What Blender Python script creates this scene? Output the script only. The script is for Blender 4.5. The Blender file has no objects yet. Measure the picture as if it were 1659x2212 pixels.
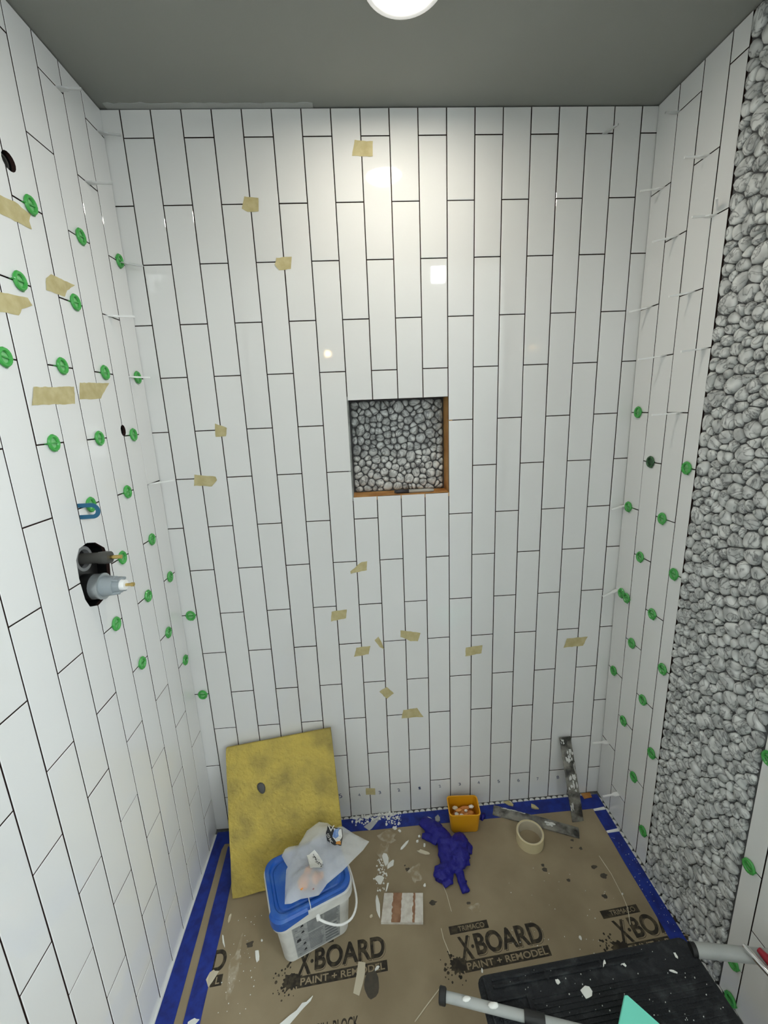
import bpy, bmesh, math, random
from mathutils import Vector, Matrix, noise
from mathutils.geometry import delaunay_2d_cdt
random.seed(7)
SC = bpy.context.scene
COL = SC.collection
PI = math.pi

# ------------------------------------------------------------------ camera
cam_d = bpy.data.cameras.new('camera')
cam = bpy.data.objects.new('camera', cam_d); COL.objects.link(cam)
cr = Vector((0.9975, -0.0577, -0.0403)); cu = Vector((0.0521, 0.2217, 0.9737)); cf = Vector((0.0473, 0.9734, -0.2242))
cf.normalize(); cr = (cr - cf * cr.dot(cf)).normalized(); cu = cr.cross(cf)
cam.matrix_world = Matrix(((cr.x, cu.x, -cf.x, 0.5791), (cr.y, cu.y, -cf.y, -1.3232), (cr.z, cu.z, -cf.z, 1.5218), (0, 0, 0, 1)))
cam_d.sensor_fit = 'VERTICAL'; cam_d.sensor_height = 36.0; cam_d.lens = 905.3 * 36.0 / 2212.0
cam_d.shift_y = -11.54 / 2212.0
cam_d.clip_start = 0.02
SC.camera = cam
# ------------------------------------------------------------------ world, light levels, exposure
SC.view_settings.view_transform = 'Standard'; SC.view_settings.look = 'None'
SC.view_settings.gamma = 1.0; SC.view_settings.use_curve_mapping = False
SC.view_settings.exposure = 0.14
w = bpy.data.worlds.new('world'); SC.world = w; w.use_nodes = True
w.node_tree.nodes['Background'].inputs[0].default_value = (0.75, 0.85, 1.0, 1)
w.node_tree.nodes['Background'].inputs[1].default_value = 0.25
LAMP = 84.0          # radiance of the round ceiling lamp
LAMP_COL = (1.0, 0.93, 0.80)
SKY = 22.0            # radiance of the big daylight window
SKY_COL = (0.86, 0.96, 1.0)
ROOM_BULB = 34.0

# ------------------------------------------------------------------ helpers
FA, FB, FX = 0.018, 0.012, 0.93
def Fz(x, y): return FA * (x - FX) + FB * y          # the shower floor slopes a little
XL, XR, ZT = -0.0473, 1.4445, 2.3098
P = 0.0778                                           # tile pitch
EV = [2.2437 - 0.30211 * k for k in range(8)]
OD = [2.0869 - 0.30211 * k for k in range(7)]
GAP = 0.0027

class MB:
    def __init__(s): s.v = []; s.f = []
    def add(s, vs, fs):
        o = len(s.v); s.v += [tuple(v) for v in vs]; s.f += [tuple(i + o for i in f) for f in fs]; return s
    def box(s, x0, x1, y0, y1, z0, z1):
        return s.add([(x0,y0,z0),(x1,y0,z0),(x1,y1,z0),(x0,y1,z0),(x0,y0,z1),(x1,y0,z1),(x1,y1,z1),(x0,y1,z1)],
                     [(0,3,2,1),(4,5,6,7),(0,1,5,4),(1,2,6,5),(2,3,7,6),(3,0,4,7)])
    def loft(s, rings, cap0=True, cap1=True):
        n = len(rings[0]); vs = [p for r in rings for p in r]; fs = []
        for k in range(len(rings) - 1):
            for i in range(n):
                j = (i + 1) % n
                fs.append((k*n+i, k*n+j, (k+1)*n+j, (k+1)*n+i))
        if cap0: fs.append(tuple(range(n))[::-1])
        if cap1: fs.append(tuple((len(rings)-1)*n + i for i in range(n)))
        return s.add(vs, fs)
    def tube(s, pts, rad, n=10, caps=True, flat=1.0):
        pts = [Vector(p) for p in pts]; rings = []; ref = None
        if not isinstance(rad, (list, tuple)): rad = [rad] * len(pts)
        for i, p in enumerate(pts):
            d = (pts[min(i+1, len(pts)-1)] - pts[max(i-1, 0)]).normalized()
            if ref is None: ref = Vector((0,0,1)) if abs(d.z) < 0.9 else Vector((1,0,0))
            a = d.cross(ref).normalized(); b = a.cross(d).normalized(); ref = b
            rings.append([p + rad[i]*(math.cos(2*PI*k/n)*a + flat*math.sin(2*PI*k/n)*b) for k in range(n)])
        return s.loft(rings, caps, caps)
    def prism(s, poly, z0, z1):
        return s.loft([[(x, y, z0) for x, y in poly], [(x, y, z1) for x, y in poly]])
    def mesh(s, name, smooth=False):
        m = bpy.data.meshes.new(name); m.from_pydata(s.v, [], s.f); m.update()
        bm = bmesh.new(); bm.from_mesh(m); bmesh.ops.recalc_face_normals(bm, faces=bm.faces); bm.to_mesh(m); bm.free()
        if smooth: m.polygons.foreach_set('use_smooth', [True] * len(m.polygons))
        return m

def obj(name, mb, mat, parent=None, smooth=False, loc=None, rot=None, local=False):
    me = mb if isinstance(mb, bpy.types.Mesh) else mb.mesh(name, smooth)
    if mat is not None and len(me.materials) == 0: me.materials.append(mat)
    o = bpy.data.objects.new(name, me); COL.objects.link(o)
    if loc is not None: o.location = loc
    if rot is not None: o.rotation_euler = rot
    if parent is not None:
        o.parent = parent
        if not local and loc is None:                # mesh given in room coordinates
            q, acc = parent, Vector((0,0,0))
            while q is not None: acc += Vector(q.location); q = q.parent
            o.location = -acc
    return o
def tag(o, label, cat, group=None, kind=None):
    o['label'] = label; o['category'] = cat
    if group: o['group'] = group
    if kind: o['kind'] = kind
    return o
def thing(name, label, cat, loc=(0,0,0), rotz=0, group=None):
    o = bpy.data.objects.new(name, None); COL.objects.link(o); o.empty_display_size = 0.03
    o.location = loc; o.rotation_euler = (0, 0, rotz)
    return tag(o, label, cat, group)
def struct(name, mb, mat, label=None, loc=None, rot=None):
    o = obj(name, mb, mat, None, loc=loc, rot=rot); o['kind'] = 'structure'
    return o
def autosmooth(me, ang=35):
    me.polygons.foreach_set('use_smooth', [True] * len(me.polygons))
    bm = bmesh.new(); bm.from_mesh(me)
    for e in bm.edges:
        if len(e.link_faces) == 2: e.smooth = e.calc_face_angle(0) < math.radians(ang)
    bm.to_mesh(me); bm.free(); return me
def sm(mb, name, ang=35): return autosmooth(mb.mesh(name), ang)
def rrect(hx, hy, r, n=6, cx=0, cy=0):
    out = []
    for (sx, sy, a0) in ((1,1,0),(-1,1,PI/2),(-1,-1,PI),(1,-1,1.5*PI)):
        for k in range(n+1):
            a = a0 + PI/2*k/n
            out.append((cx + sx*(hx-r) + r*math.cos(a), cy + sy*(hy-r) + r*math.sin(a)))
    return out
def circ(r, n=24, cx=0, cy=0): return [(cx + r*math.cos(2*PI*k/n), cy + r*math.sin(2*PI*k/n)) for k in range(n)]

# ------------------------------------------------------------------ materials
def srgb(r, g, b):
    f = lambda c: c/12.92 if c <= 0.04045 else ((c+0.055)/1.055)**2.4
    return (f(r/255), f(g/255), f(b/255), 1)
def mat(name, col, rough=0.5, metal=0.0, spec=0.5, noise_amt=0.0, noise_scale=30, col2=None, bump=0.0, bump_scale=60, trans=0.0, coat=0.0, detail=4, lo=0.35, hi=0.65):
    m = bpy.data.materials.new(name); m.use_nodes = True
    nt = m.node_tree; b = nt.nodes['Principled BSDF']
    b.inputs['Base Color'].default_value = col; b.inputs['Roughness'].default_value = rough
    b.inputs['Metallic'].default_value = metal; b.inputs['Specular IOR Level'].default_value = spec
    b.inputs['Transmission Weight'].default_value = trans; b.inputs['Coat Weight'].default_value = coat
    if col2 is not None or bump:
        tc = nt.nodes.new('ShaderNodeNewGeometry')
    if col2 is not None:
        n = nt.nodes.new('ShaderNodeTexNoise'); n.inputs['Scale'].default_value = noise_scale; n.inputs['Detail'].default_value = detail
        r = nt.nodes.new('ShaderNodeMapRange'); r.inputs['From Min'].default_value = lo; r.inputs['From Max'].default_value = hi
        mx = nt.nodes.new('ShaderNodeMix'); mx.data_type = 'RGBA'
        mx.inputs[6].default_value = col; mx.inputs[7].default_value = col2
        nt.links.new(tc.outputs['Position'], n.inputs['Vector']); nt.links.new(n.outputs['Fac'], r.inputs['Value'])
        nt.links.new(r.outputs['Result'], mx.inputs[0]); nt.links.new(mx.outputs[2], b.inputs['Base Color'])
    if bump:
        n2 = nt.nodes.new('ShaderNodeTexNoise'); n2.inputs['Scale'].default_value = bump_scale; n2.inputs['Detail'].default_value = 3
        bp = nt.nodes.new('ShaderNodeBump'); bp.inputs['Strength'].default_value = bump; bp.inputs['Distance'].default_value = 0.01
        nt.links.new(tc.outputs['Position'], n2.inputs['Vector']); nt.links.new(n2.outputs['Fac'], bp.inputs['Height'])
        nt.links.new(bp.outputs['Normal'], b.inputs['Normal'])
    return m
def see_through(m, amount):
    nt = m.node_tree; b = nt.nodes['Principled BSDF']; out = [n for n in nt.nodes if n.type == 'OUTPUT_MATERIAL'][0]
    t = nt.nodes.new('ShaderNodeBsdfTransparent'); mx = nt.nodes.new('ShaderNodeMixShader'); mx.inputs[0].default_value = amount
    nt.links.new(b.outputs[0], mx.inputs[1]); nt.links.new(t.outputs[0], mx.inputs[2]); nt.links.new(mx.outputs[0], out.inputs['Surface'])
    return m
def emit(name, col, s):
    m = bpy.data.materials.new(name); m.use_nodes = True; nt = m.node_tree
    b = nt.nodes['Principled BSDF']; b.inputs['Base Color'].default_value = (0.8,0.8,0.8,1)
    b.inputs['Emission Color'].default_value = (*col, 1); b.inputs['Emission Strength'].default_value = s
    return m

M = {}
M['tile'] = mat('white_glaze', (0.775,0.772,0.757,1), 0.03, bump=0.006, bump_scale=14)
M['clay'] = mat('tile_clay_body', (0.034,0.018,0.015,1), 0.9, spec=0.1)
M['joint'] = mat('joint_membrane', (0.022,0.013,0.011,1), 0.9, spec=0.1, col2=(0.05,0.018,0.013,1), noise_scale=9)
M['ceiling'] = mat('ceiling_paint', (0.30,0.305,0.28,1), 0.75, spec=0.2, bump=0.03, bump_scale=180)
M['paint'] = mat('wall_paint', (0.62,0.62,0.6,1), 0.7)
M['caulk'] = mat('caulk', (0.42,0.43,0.41,1), 0.6, bump=0.2)
M['board'] = mat('kraft_board', srgb(158,143,117), 0.8, spec=0.2, col2=srgb(143,128,103), noise_scale=7, detail=6)
M['print'] = mat('print_ink', srgb(52,48,42), 0.75, spec=0.2, col2=srgb(92,82,66), noise_scale=70, detail=6, lo=0.45, hi=0.75)
M['stain'] = mat('dark_stain', srgb(66,62,54), 0.7, col2=srgb(80,72,60), noise_scale=60)
M['dust'] = mat('plaster_dust', srgb(158,143,117), 0.9, spec=0.1, col2=srgb(196,186,168), noise_scale=55, detail=8, lo=0.42, hi=0.75)
M['bluetape'] = mat('blue_tape', srgb(24,52,150), 0.55, col2=srgb(16,36,118), noise_scale=40, bump=0.15, bump_scale=50)
M['masktape'] = see_through(mat('masking_tape', srgb(206,194,146), 0.6, col2=srgb(190,176,126), noise_scale=45, bump=0.2, bump_scale=70), 0.10)
M['green'] = mat('green_plastic', srgb(84,190,90), 0.2, trans=0.3)
M['greenweb'] = see_through(mat('green_web', srgb(150,222,150), 0.15), 0.35)
M['greendark'] = mat('dirty_green_plastic', srgb(60,110,66), 0.4, col2=srgb(40,60,44), noise_scale=200)
M['whiteplastic'] = mat('white_plastic', (0.88,0.88,0.86,1), 0.4)
M['clearplastic'] = see_through(mat('frosted_plastic', (0.72,0.73,0.72,1), 0.35), 0.35)
M['sponge'] = mat('sponge_foam', srgb(204,182,96), 0.95, spec=0.1, col2=srgb(150,136,84), noise_scale=13, bump=0.9, bump_scale=75, detail=12, lo=0.40, hi=0.80)
M['greypebble'] = mat('grey_pebble', (0.07,0.07,0.07,1), 0.5)
M['bucket'] = mat('bucket_plastic', srgb(222,222,216), 0.4, col2=srgb(200,200,194), noise_scale=20)
M['lid'] = mat('blue_lid_plastic', srgb(26,84,170), 0.35, col2=srgb(80,120,176), noise_scale=22, detail=8, lo=0.52, hi=0.85)
M['label'] = mat('bucket_label', srgb(168,170,168), 0.5, col2=srgb(140,143,143), noise_scale=55)
M['ink'] = mat('label_ink', srgb(36,38,44), 0.6)
M['inkgrey'] = mat('label_grey_ink', srgb(108,112,114), 0.6)
M['bag'] = see_through(mat('bag_film', (0.88,0.90,0.90,1), 0.18, bump=0.6, bump_scale=32), 0.62)
M['paper'] = mat('paper_label', srgb(226,226,222), 0.6)
M['tan'] = mat('tan_lumps', srgb(224,158,84), 0.7, col2=srgb(188,108,56), noise_scale=60)
M['maroon'] = mat('maroon_lump', srgb(120,70,66), 0.6)
M['logoblue'] = mat('logo_blue', srgb(84,124,196), 0.5, col2=srgb(150,176,214), noise_scale=120)
M['orange'] = mat('orange_print', srgb(206,140,60), 0.5)
M['yellow'] = mat('yellow_box_plastic', srgb(226,160,24), 0.4)
M['glove'] = mat('blue_nitrile', srgb(18,16,128), 0.5, bump=0.25, bump_scale=140)
M['teal'] = mat('mint_foam', srgb(128,236,212), 0.6)
M['tealplastic'] = mat('teal_plastic', srgb(24,92,124), 0.4)
M['rolltape'] = mat('tape_roll_side', srgb(214,200,160), 0.6)
M['sleeve'] = mat('dirty_sleeve', srgb(138,135,126), 0.22, col2=srgb(50,49,45), noise_scale=24, detail=9, lo=0.40, hi=0.62, spec=0.8, bump=0.5, bump_scale=45)
M['sleevewhite'] = mat('white_glint', srgb(216,216,212), 0.6)  # flat white for the glints painted onto the plastic sleeves
M['meshtile'] = mat('tile_back', srgb(226,222,212), 0.6, col2=srgb(204,196,184), noise_scale=60)
M['meshband'] = mat('brown_band', srgb(168,128,98), 0.7, col2=srgb(140,100,74), noise_scale=40)
M['caulkwhite'] = mat('white_scrap', srgb(236,236,230), 0.6)
M['beige'] = mat('beige_scrap', srgb(206,196,172), 0.6)
M['tread'] = mat('black_tread', srgb(24,27,31), 0.8, col2=srgb(80,84,86), noise_scale=30, detail=10, lo=0.52, hi=0.95, bump=0.4, bump_scale=220)
M['blackplastic'] = mat('black_plastic', (0.012,0.012,0.012,1), 0.5)
M['tubepaint'] = mat('grey_tube_paint', srgb(176,178,174), 0.4, col2=srgb(162,165,162), noise_scale=18)
M['chrome'] = mat('chrome', (0.75,0.74,0.74,1), 0.12, metal=1)
M['red'] = mat('red_plastic', srgb(150,28,44), 0.35)
M['hole'] = mat('cavity', (0.006,0.006,0.006,1), 0.9, spec=0.05)
M['rough_in'] = mat('black_valve_body', (0.010,0.010,0.010,1), 0.3, spec=0.6)
M['rubber'] = mat('grey_rubber', (0.20,0.20,0.20,1), 0.6)
M['darkmetal'] = mat('dark_stem', (0.06,0.058,0.052,1), 0.45)
M['steel'] = mat('dull_steel', (0.42,0.45,0.46,1), 0.3, metal=0.6)
M['greyplastic'] = mat('grey_cartridge', srgb(148,156,160), 0.45)
M['brass'] = mat('brass', (0.62,0.45,0.16,1), 0.25, metal=1)
M['wood'] = mat('plywood_edge', srgb(206,156,92), 0.7, col2=srgb(168,112,52), noise_scale=16, detail=8)
M['mortar'] = mat('grey_lining', srgb(150,152,150), 0.8, col2=srgb(110,112,110), noise_scale=30)
M['penbody'] = mat('pen_barrel', srgb(170,168,160), 0.4)
M['pencap'] = mat('pen_cap', srgb(46,46,52), 0.4)
M['penny'] = mat('penny_glaze', (0.75,0.75,0.73,1), 0.25)
M['trimring'] = emit('lamp_frosted_rim', (1.0,0.97,0.90), 0.32)
M['lens'] = emit('lamp_lens', LAMP_COL, LAMP)
M['sky'] = emit('window_daylight', SKY_COL, SKY)
M['sky2'] = emit('far_window_daylight', (0.9,0.97,1.0), 40.0)
M['bulb'] = emit('warm_bulb', (1.0,0.66,0.28), ROOM_BULB)
M['pencil'] = mat('pencil_mark', srgb(70,80,110), 0.8)
def pebble_mat():
    m = bpy.data.materials.new('pebble_stone'); m.use_nodes = True; nt = m.node_tree; b = nt.nodes['Principled BSDF']
    g = nt.nodes.new('ShaderNodeNewGeometry')
    n1 = nt.nodes.new('ShaderNodeTexNoise'); n1.inputs['Scale'].default_value = 38; n1.inputs['Detail'].default_value = 1
    n2 = nt.nodes.new('ShaderNodeTexNoise'); n2.inputs['Scale'].default_value = 24; n2.inputs['Detail'].default_value = 3; n2.inputs['Distortion'].default_value = 1.6
    r1 = nt.nodes.new('ShaderNodeValToRGB'); r1.color_ramp.elements[0].position = 0.32; r1.color_ramp.elements[0].color = (0.42,0.43,0.42,1)
    r1.color_ramp.elements[1].position = 0.68; r1.color_ramp.elements[1].color = (0.76,0.77,0.75,1)
    r2 = nt.nodes.new('ShaderNodeValToRGB'); e = r2.color_ramp.elements
    e[0].position = 0.43; e[0].color = (1,1,1,1); e[1].position = 0.57; e[1].color = (1,1,1,1)
    k = e.new(0.50); k.color = (0.30,0.30,0.31,1); k2 = e.new(0.475); k2.color = (0.78,0.78,0.78,1); k3 = e.new(0.525); k3.color = (0.72,0.72,0.72,1)
    mx = nt.nodes.new('ShaderNodeMix'); mx.data_type = 'RGBA'; mx.blend_type = 'MULTIPLY'; mx.inputs[0].default_value = 1
    for n in (n1, n2): nt.links.new(g.outputs['Position'], n.inputs['Vector'])
    nt.links.new(n1.outputs['Fac'], r1.inputs[0]); nt.links.new(n2.outputs['Fac'], r2.inputs[0])
    nt.links.new(r1.outputs[0], mx.inputs[6]); nt.links.new(r2.outputs[0], mx.inputs[7]); nt.links.new(mx.outputs[2], b.inputs['Base Color'])
    b.inputs['Roughness'].default_value = 0.55; b.inputs['Specular IOR Level'].default_value = 0.35
    return m
M['pebble'] = pebble_mat()
M['pebblebed'] = mat('pebble_bed', (0.10,0.10,0.10,1), 0.9, spec=0.1)

# ------------------------------------------------------------------ wall frames: (s from corner, z, n out of the wall)
class Wall:
    def __init__(s, o, ang, sgn): s.o = Vector(o); s.ang = ang; s.sgn = sgn; s.R = Matrix.Rotation(ang, 4, 'Z')
    def m(s, sx, z, n=0.0):                      # matrix: local +x = along wall, local -y = out of the wall, z up
        return Matrix.Translation(s.pt(sx, z, n)) @ s.R
    def pt(s, sx, z, n=0.0):
        v = s.R @ Vector((s.sgn * sx, -n, 0)); return Vector((s.o.x + v.x, s.o.y + v.y, z))
WB = Wall((0,0,0), 0, 1)
WL = Wall((XL,0,0), PI/2, -1)
WR = Wall((XR,0,0), -PI/2 + 0.0095, 1)

# ------------------------------------------------------------------ room shell
Y1, YF, XS, ZR = -1.30, -3.95, 3.2, 3.7
NX0, NX1, NZ0, NZ1 = 0.5475, 0.8575, 1.2520, 1.5550
b = MB(); T = 0.0065
b.box(-0.12, NX0-0.012, T, 0.10, -0.15, ZT); b.box(NX1+0.012, XR+0.10, T, 0.10, -0.15, ZT)
b.box(NX0-0.012, NX1+0.012, T, 0.10, -0.15, NZ0-0.012); b.box(NX0-0.012, NX1+0.012, T, 0.10, NZ1+0.012, ZT)
wall_back = struct('wall_back', b, M['joint'])
wall_left = struct('wall_left', MB().box(XL-0.11, XL-T, Y1, 0.05, -0.15, ZT), M['joint'])
wall_left.data.materials.append(M['hole'])
def rpoly(s0, s1, n0, n1): return [tuple(WR.pt(s, 0, n)[:2]) for s, n in ((s0,n0),(s1,n0),(s1,n1),(s0,n1))]
wall_right = struct('wall_right', MB().prism(rpoly(-0.04, 1.30, -T, -0.11), -0.15, ZT), M['joint'])
struct('wall_side', MB().box(XS, XS+0.1, YF, Y1, -0.15, ZR).box(1.57, XS+0.1, Y1, Y1+0.1, -0.15, ZR), M['paint'])
struct('wall_front', MB().box(XL-0.11, XS+0.1, YF-0.1, YF, -0.15, ZR), M['paint'])
struct('wall_entry', MB().box(XL-0.11, XL-0.01, YF, Y1, -0.15, ZR), M['paint'])
struct('ceiling', MB().box(XL-0.11, 1.57, Y1, 0.1, ZT, ZT+0.08), M['ceiling'])
struct('ceiling_room', MB().box(XL-0.11, XS+0.1, YF-0.1, Y1, ZR, ZR+0.08).box(XL-0.11, XS+0.1, Y1, Y1+0.06, ZT+0.08, ZR), M['paint'])
fl = MB()
fl.add([(x, y, Fz(x, y) - 0.006) for x, y in ((XL-0.11, YF-0.1), (XS+0.1, YF-0.1), (XS+0.1, 0.1), (XL-0.11, 0.1))] +
       [(x, y, -0.25) for x, y in ((XL-0.11, YF-0.1), (XS+0.1, YF-0.1), (XS+0.1, 0.1), (XL-0.11, 0.1))],
       [(0,1,2,3),(7,6,5,4),(0,4,5,1),(1,5,6,2),(2,6,7,3),(3,7,4,0)])
floor = struct('floor', fl, M['mortar'])
# caulk smeared where the ceiling meets the back wall
cb = []
for k in range(41):
    x = -0.03 + 0.53 * k / 40
    cb.append((x, -0.016 - 0.010 * abs(noise.noise(Vector((x*22, 0, 0)))) - 0.006 * noise.noise(Vector((x*70, 3, 0)))))
tr = MB().prism([(p[0], p[1]) for p in cb] + [(0.50, 0.004), (-0.03, 0.004)], ZT - 0.0015, ZT + 0.002)
struct('trim_1', tr, M['caulk'])
# windows and bulb of the bathroom behind the viewer
def window(n, o, along, wdt, hgt, nrm, mt):
    o, a, nn = Vector(o), Vector(along), Vector(nrm)
    def slab(mb, u0, u1, z0, z1, d0, d1):
        c = [o + a*u + Vector((0,0,z)) + nn*d for u, z, d in ((u0,z0,d0),(u1,z0,d0),(u1,z1,d0),(u0,z1,d0),(u0,z0,d1),(u1,z0,d1),(u1,z1,d1),(u0,z1,d1))]
        mb.add(c, [(0,3,2,1),(4,5,6,7),(0,1,5,4),(1,2,6,5),(2,3,7,6),(3,0,4,7)])
    p = MB(); slab(p, 0, wdt, 0, hgt, 0.004, 0.008); wo = obj('window_%d' % n, p, mt); wo['kind'] = 'structure'
    f = MB(); t = 0.035
    for q in ((-t,0,-t,hgt+t),(wdt,wdt+t,-t,hgt+t),(0,wdt,-t,0),(0,wdt,hgt,hgt+t)): slab(f, *q, 0.0, 0.02)
    obj('window_frame', f, M['whiteplastic'], wo)
window(1, (XS, -3.25, 1.75), (0,1,0), 1.15, 1.30, (-1,0,0), M['sky'])
window(2, (1.46, YF, 2.92), (1,0,0), 0.16, 0.60, (0,1,0), M['sky2'])
window(3, (2.42, YF, 1.10), (1,0,0), 0.27, 0.38, (0,1,0), M['sky2'])
vl = thing('wall_lamp', 'warm bulb lamp on the bathroom wall behind the viewer', 'lamp', (0.27, YF + 0.03, 2.18))
bb = MB(); bb.loft([[(0.035*math.cos(2*PI*k/12)*math.sin(t), 0.05+0.035*math.cos(t), 0.035*math.sin(2*PI*k/12)*math.sin(t)) for k in range(12)] for t in (0.15,0.6,1.1,1.6,2.1,2.6,3.0)])
obj('bulb', bb, M['bulb'], vl, True, local=True)
obj('lamp_base', MB().box(-0.05,0.05,-0.03,0.014,-0.05,0.05), M['whiteplastic'], vl, local=True)

# ------------------------------------------------------------------ ceiling light over the shower
LX, LY = 0.706, -0.338
lt = thing('ceiling_light', 'round recessed ceiling light glowing above the shower', 'light', (LX, LY, ZT))
n = 48
prof = [(0.0795, 0.0), (0.079, -0.004), (0.074, -0.0065), (0.066, -0.006), (0.0615, -0.002), (0.0600, 0.0)]
r = MB().loft([[(q*math.cos(2*PI*k/n), q*math.sin(2*PI*k/n), z) for k in range(n)] for q, z in prof], False, False)
obj('trim_ring', r, M['trimring'], lt, True, local=True)
obj('lens', MB().loft([[(q*math.cos(2*PI*k/n), q*math.sin(2*PI*k/n), z) for k in range(n)] for q, z in ((0.0608,-0.0005),(0.0603,-0.0015))]), M['lens'], lt, local=True)

# ------------------------------------------------------------------ tiles
tile_cache = {}
def tile_mesh(wd, h):
    key = (round(wd, 4), round(h, 4))
    if key not in tile_cache:
        x, z, c, d = wd/2, h/2, 0.0011, 0.0009
        mb = MB().loft([[(-x,0.008,-z),(x,0.008,-z),(x,0.008,z),(-x,0.008,z)],
                        [(-x,d,-z),(x,d,-z),(x,d,z),(-x,d,z)],
                        [(-x+c,0,-z+c),(x-c,0,-z+c),(x-c,0,z-c),(-x+c,0,z-c)]])
        me = mb.mesh('tile'); me.materials.append(M['tile']); me.materials.append(M['clay'])
        for p in me.polygons:                            # only the face and its eased edge are glazed
            if sum(me.vertices[i].co.y for i in p.vertices)/len(p.vertices) > 0.002: p.material_index = 1
        tile_cache[key] = me
    return tile_cache[key]
all_tiles = []
def lay(wall, root, s0, s1, parity, zbot, ztop=ZT-0.003, hole=None):
    zs = [ztop + GAP/2] + [z for z in (EV if parity == 0 else OD) if zbot + 0.01 < z < ztop - 0.01] + [zbot - GAP/2]
    for k in range(len(zs) - 1):
        spans = [(zs[k+1], zs[k])]
        if hole:
            lo, hi = hole; out = []
            for a, c in spans:
                if c <= lo or a >= hi: out.append((a, c))
                else:
                    if a < lo - 0.006: out.append((a, lo + GAP/2))
                    if c > hi + 0.006: out.append((hi - GAP/2, c))
            spans = out
        for a, c in spans:
            me = tile_mesh(s1 - s0 - GAP, c - a - GAP)
            o = bpy.data.objects.new('tile', me); COL.objects.link(o); o.parent = root
            j = Matrix.Rotation(random.gauss(0, 0.0018), 4, 'Z') @ Matrix.Rotation(random.gauss(0, 0.0012), 4, 'X')
            o.matrix_local = wall.m((s0+s1)/2, (a+c)/2, random.gauss(0, 0.00015)) @ j
            all_tiles.append((o, wall, (s0+s1)/2, (a+c)/2, s1-s0, c-a))
fz_b = lambda x: Fz(x, 0) + 0.002
lay(WB, wall_back, XL - 0.004, 0.0, 1, fz_b(0))
for j in range(18):
    lay(WB, wall_back, j*P, (j+1)*P, j % 2, fz_b((j+0.5)*P), hole=(NZ0, NZ1) if 7 <= j <= 10 else None)
lay(WB, wall_back, 18*P, XR + 0.004, 0, fz_b(18.3*P))
LJ = [0.0] + [0.0793 + k*P for k in range(16)]
for k in range(15):
    lay(WL, wall_left, max(LJ[k], 0.0003), LJ[k+1], k % 2, Fz(XL, -LJ[k]) + 0.001)
RJ = [0.0003, 0.0795, 0.0795+P, 0.0795+2*P, 0.2835]
for k in range(4): lay(WR, wall_right, RJ[k], RJ[k+1], (k+1) % 2, Fz(XR, -RJ[k]) + 0.002)
PS0, PS1 = 0.2850, 0.5725
R2 = [0.5738, 0.6215] + [0.6215 + P*k for k in range(1, 8)]
for k in range(8): lay(WR, wall_right, R2[k], R2[k+1], k % 2, Fz(XR, -R2[k]) + 0.002)
# holes cut through the left wall tiles: valve opening and two pipe holes
vh = [(0.357,1.250),(0.328,1.228),(0.319,1.193),(0.329,1.137),(0.352,1.116),(0.390,1.108),(0.418,1.118),(0.428,1.140),(0.433,1.191),(0.430,1.233),(0.414,1.254),(0.385,1.258)]
holes = [vh, [(0.381 + 0.0165*math.cos(a), 2.001 + 0.0165*math.sin(a)) for a in [2*PI*k/16 for k in range(16)]],
         [(0.157 + 0.0115*math.cos(a), 1.497 + 0.0150*math.sin(a)) for a in [2*PI*k/14 for k in range(14)]]]
for hp in holes:
    cm = MB().loft([[WL.pt(s, z, 0.03) for s, z in hp], [WL.pt(s, z, -0.075) for s, z in hp]]).mesh('cutter')
    cm.materials.append(M['clay']); cm.materials.append(M['clay'])
    for p_ in cm.polygons: p_.material_index = 1
    cut = bpy.data.objects.new('cutter', cm); COL.objects.link(cut)
    s0, s1 = min(p[0] for p in hp), max(p[0] for p in hp); z0, z1 = min(p[1] for p in hp), max(p[1] for p in hp)
    targets = [t[0] for t in all_tiles if t[1] is WL and t[2]-t[4]/2 < s1 and t[2]+t[4]/2 > s0 and t[3]-t[5]/2 < z1 and t[3]+t[5]/2 > z0] + [wall_left]
    mods = []
    for o in targets:
        md = o.modifiers.new('cut', 'BOOLEAN'); md.object = cut; md.operation = 'DIFFERENCE'; md.solver = 'EXACT'
    dg = bpy.context.evaluated_depsgraph_get()
    news = [(o, bpy.data.meshes.new_from_object(o.evaluated_get(dg))) for o in targets]
    for o, me in news: o.modifiers.clear(); o.data = me
    bpy.data.objects.remove(cut)

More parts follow.
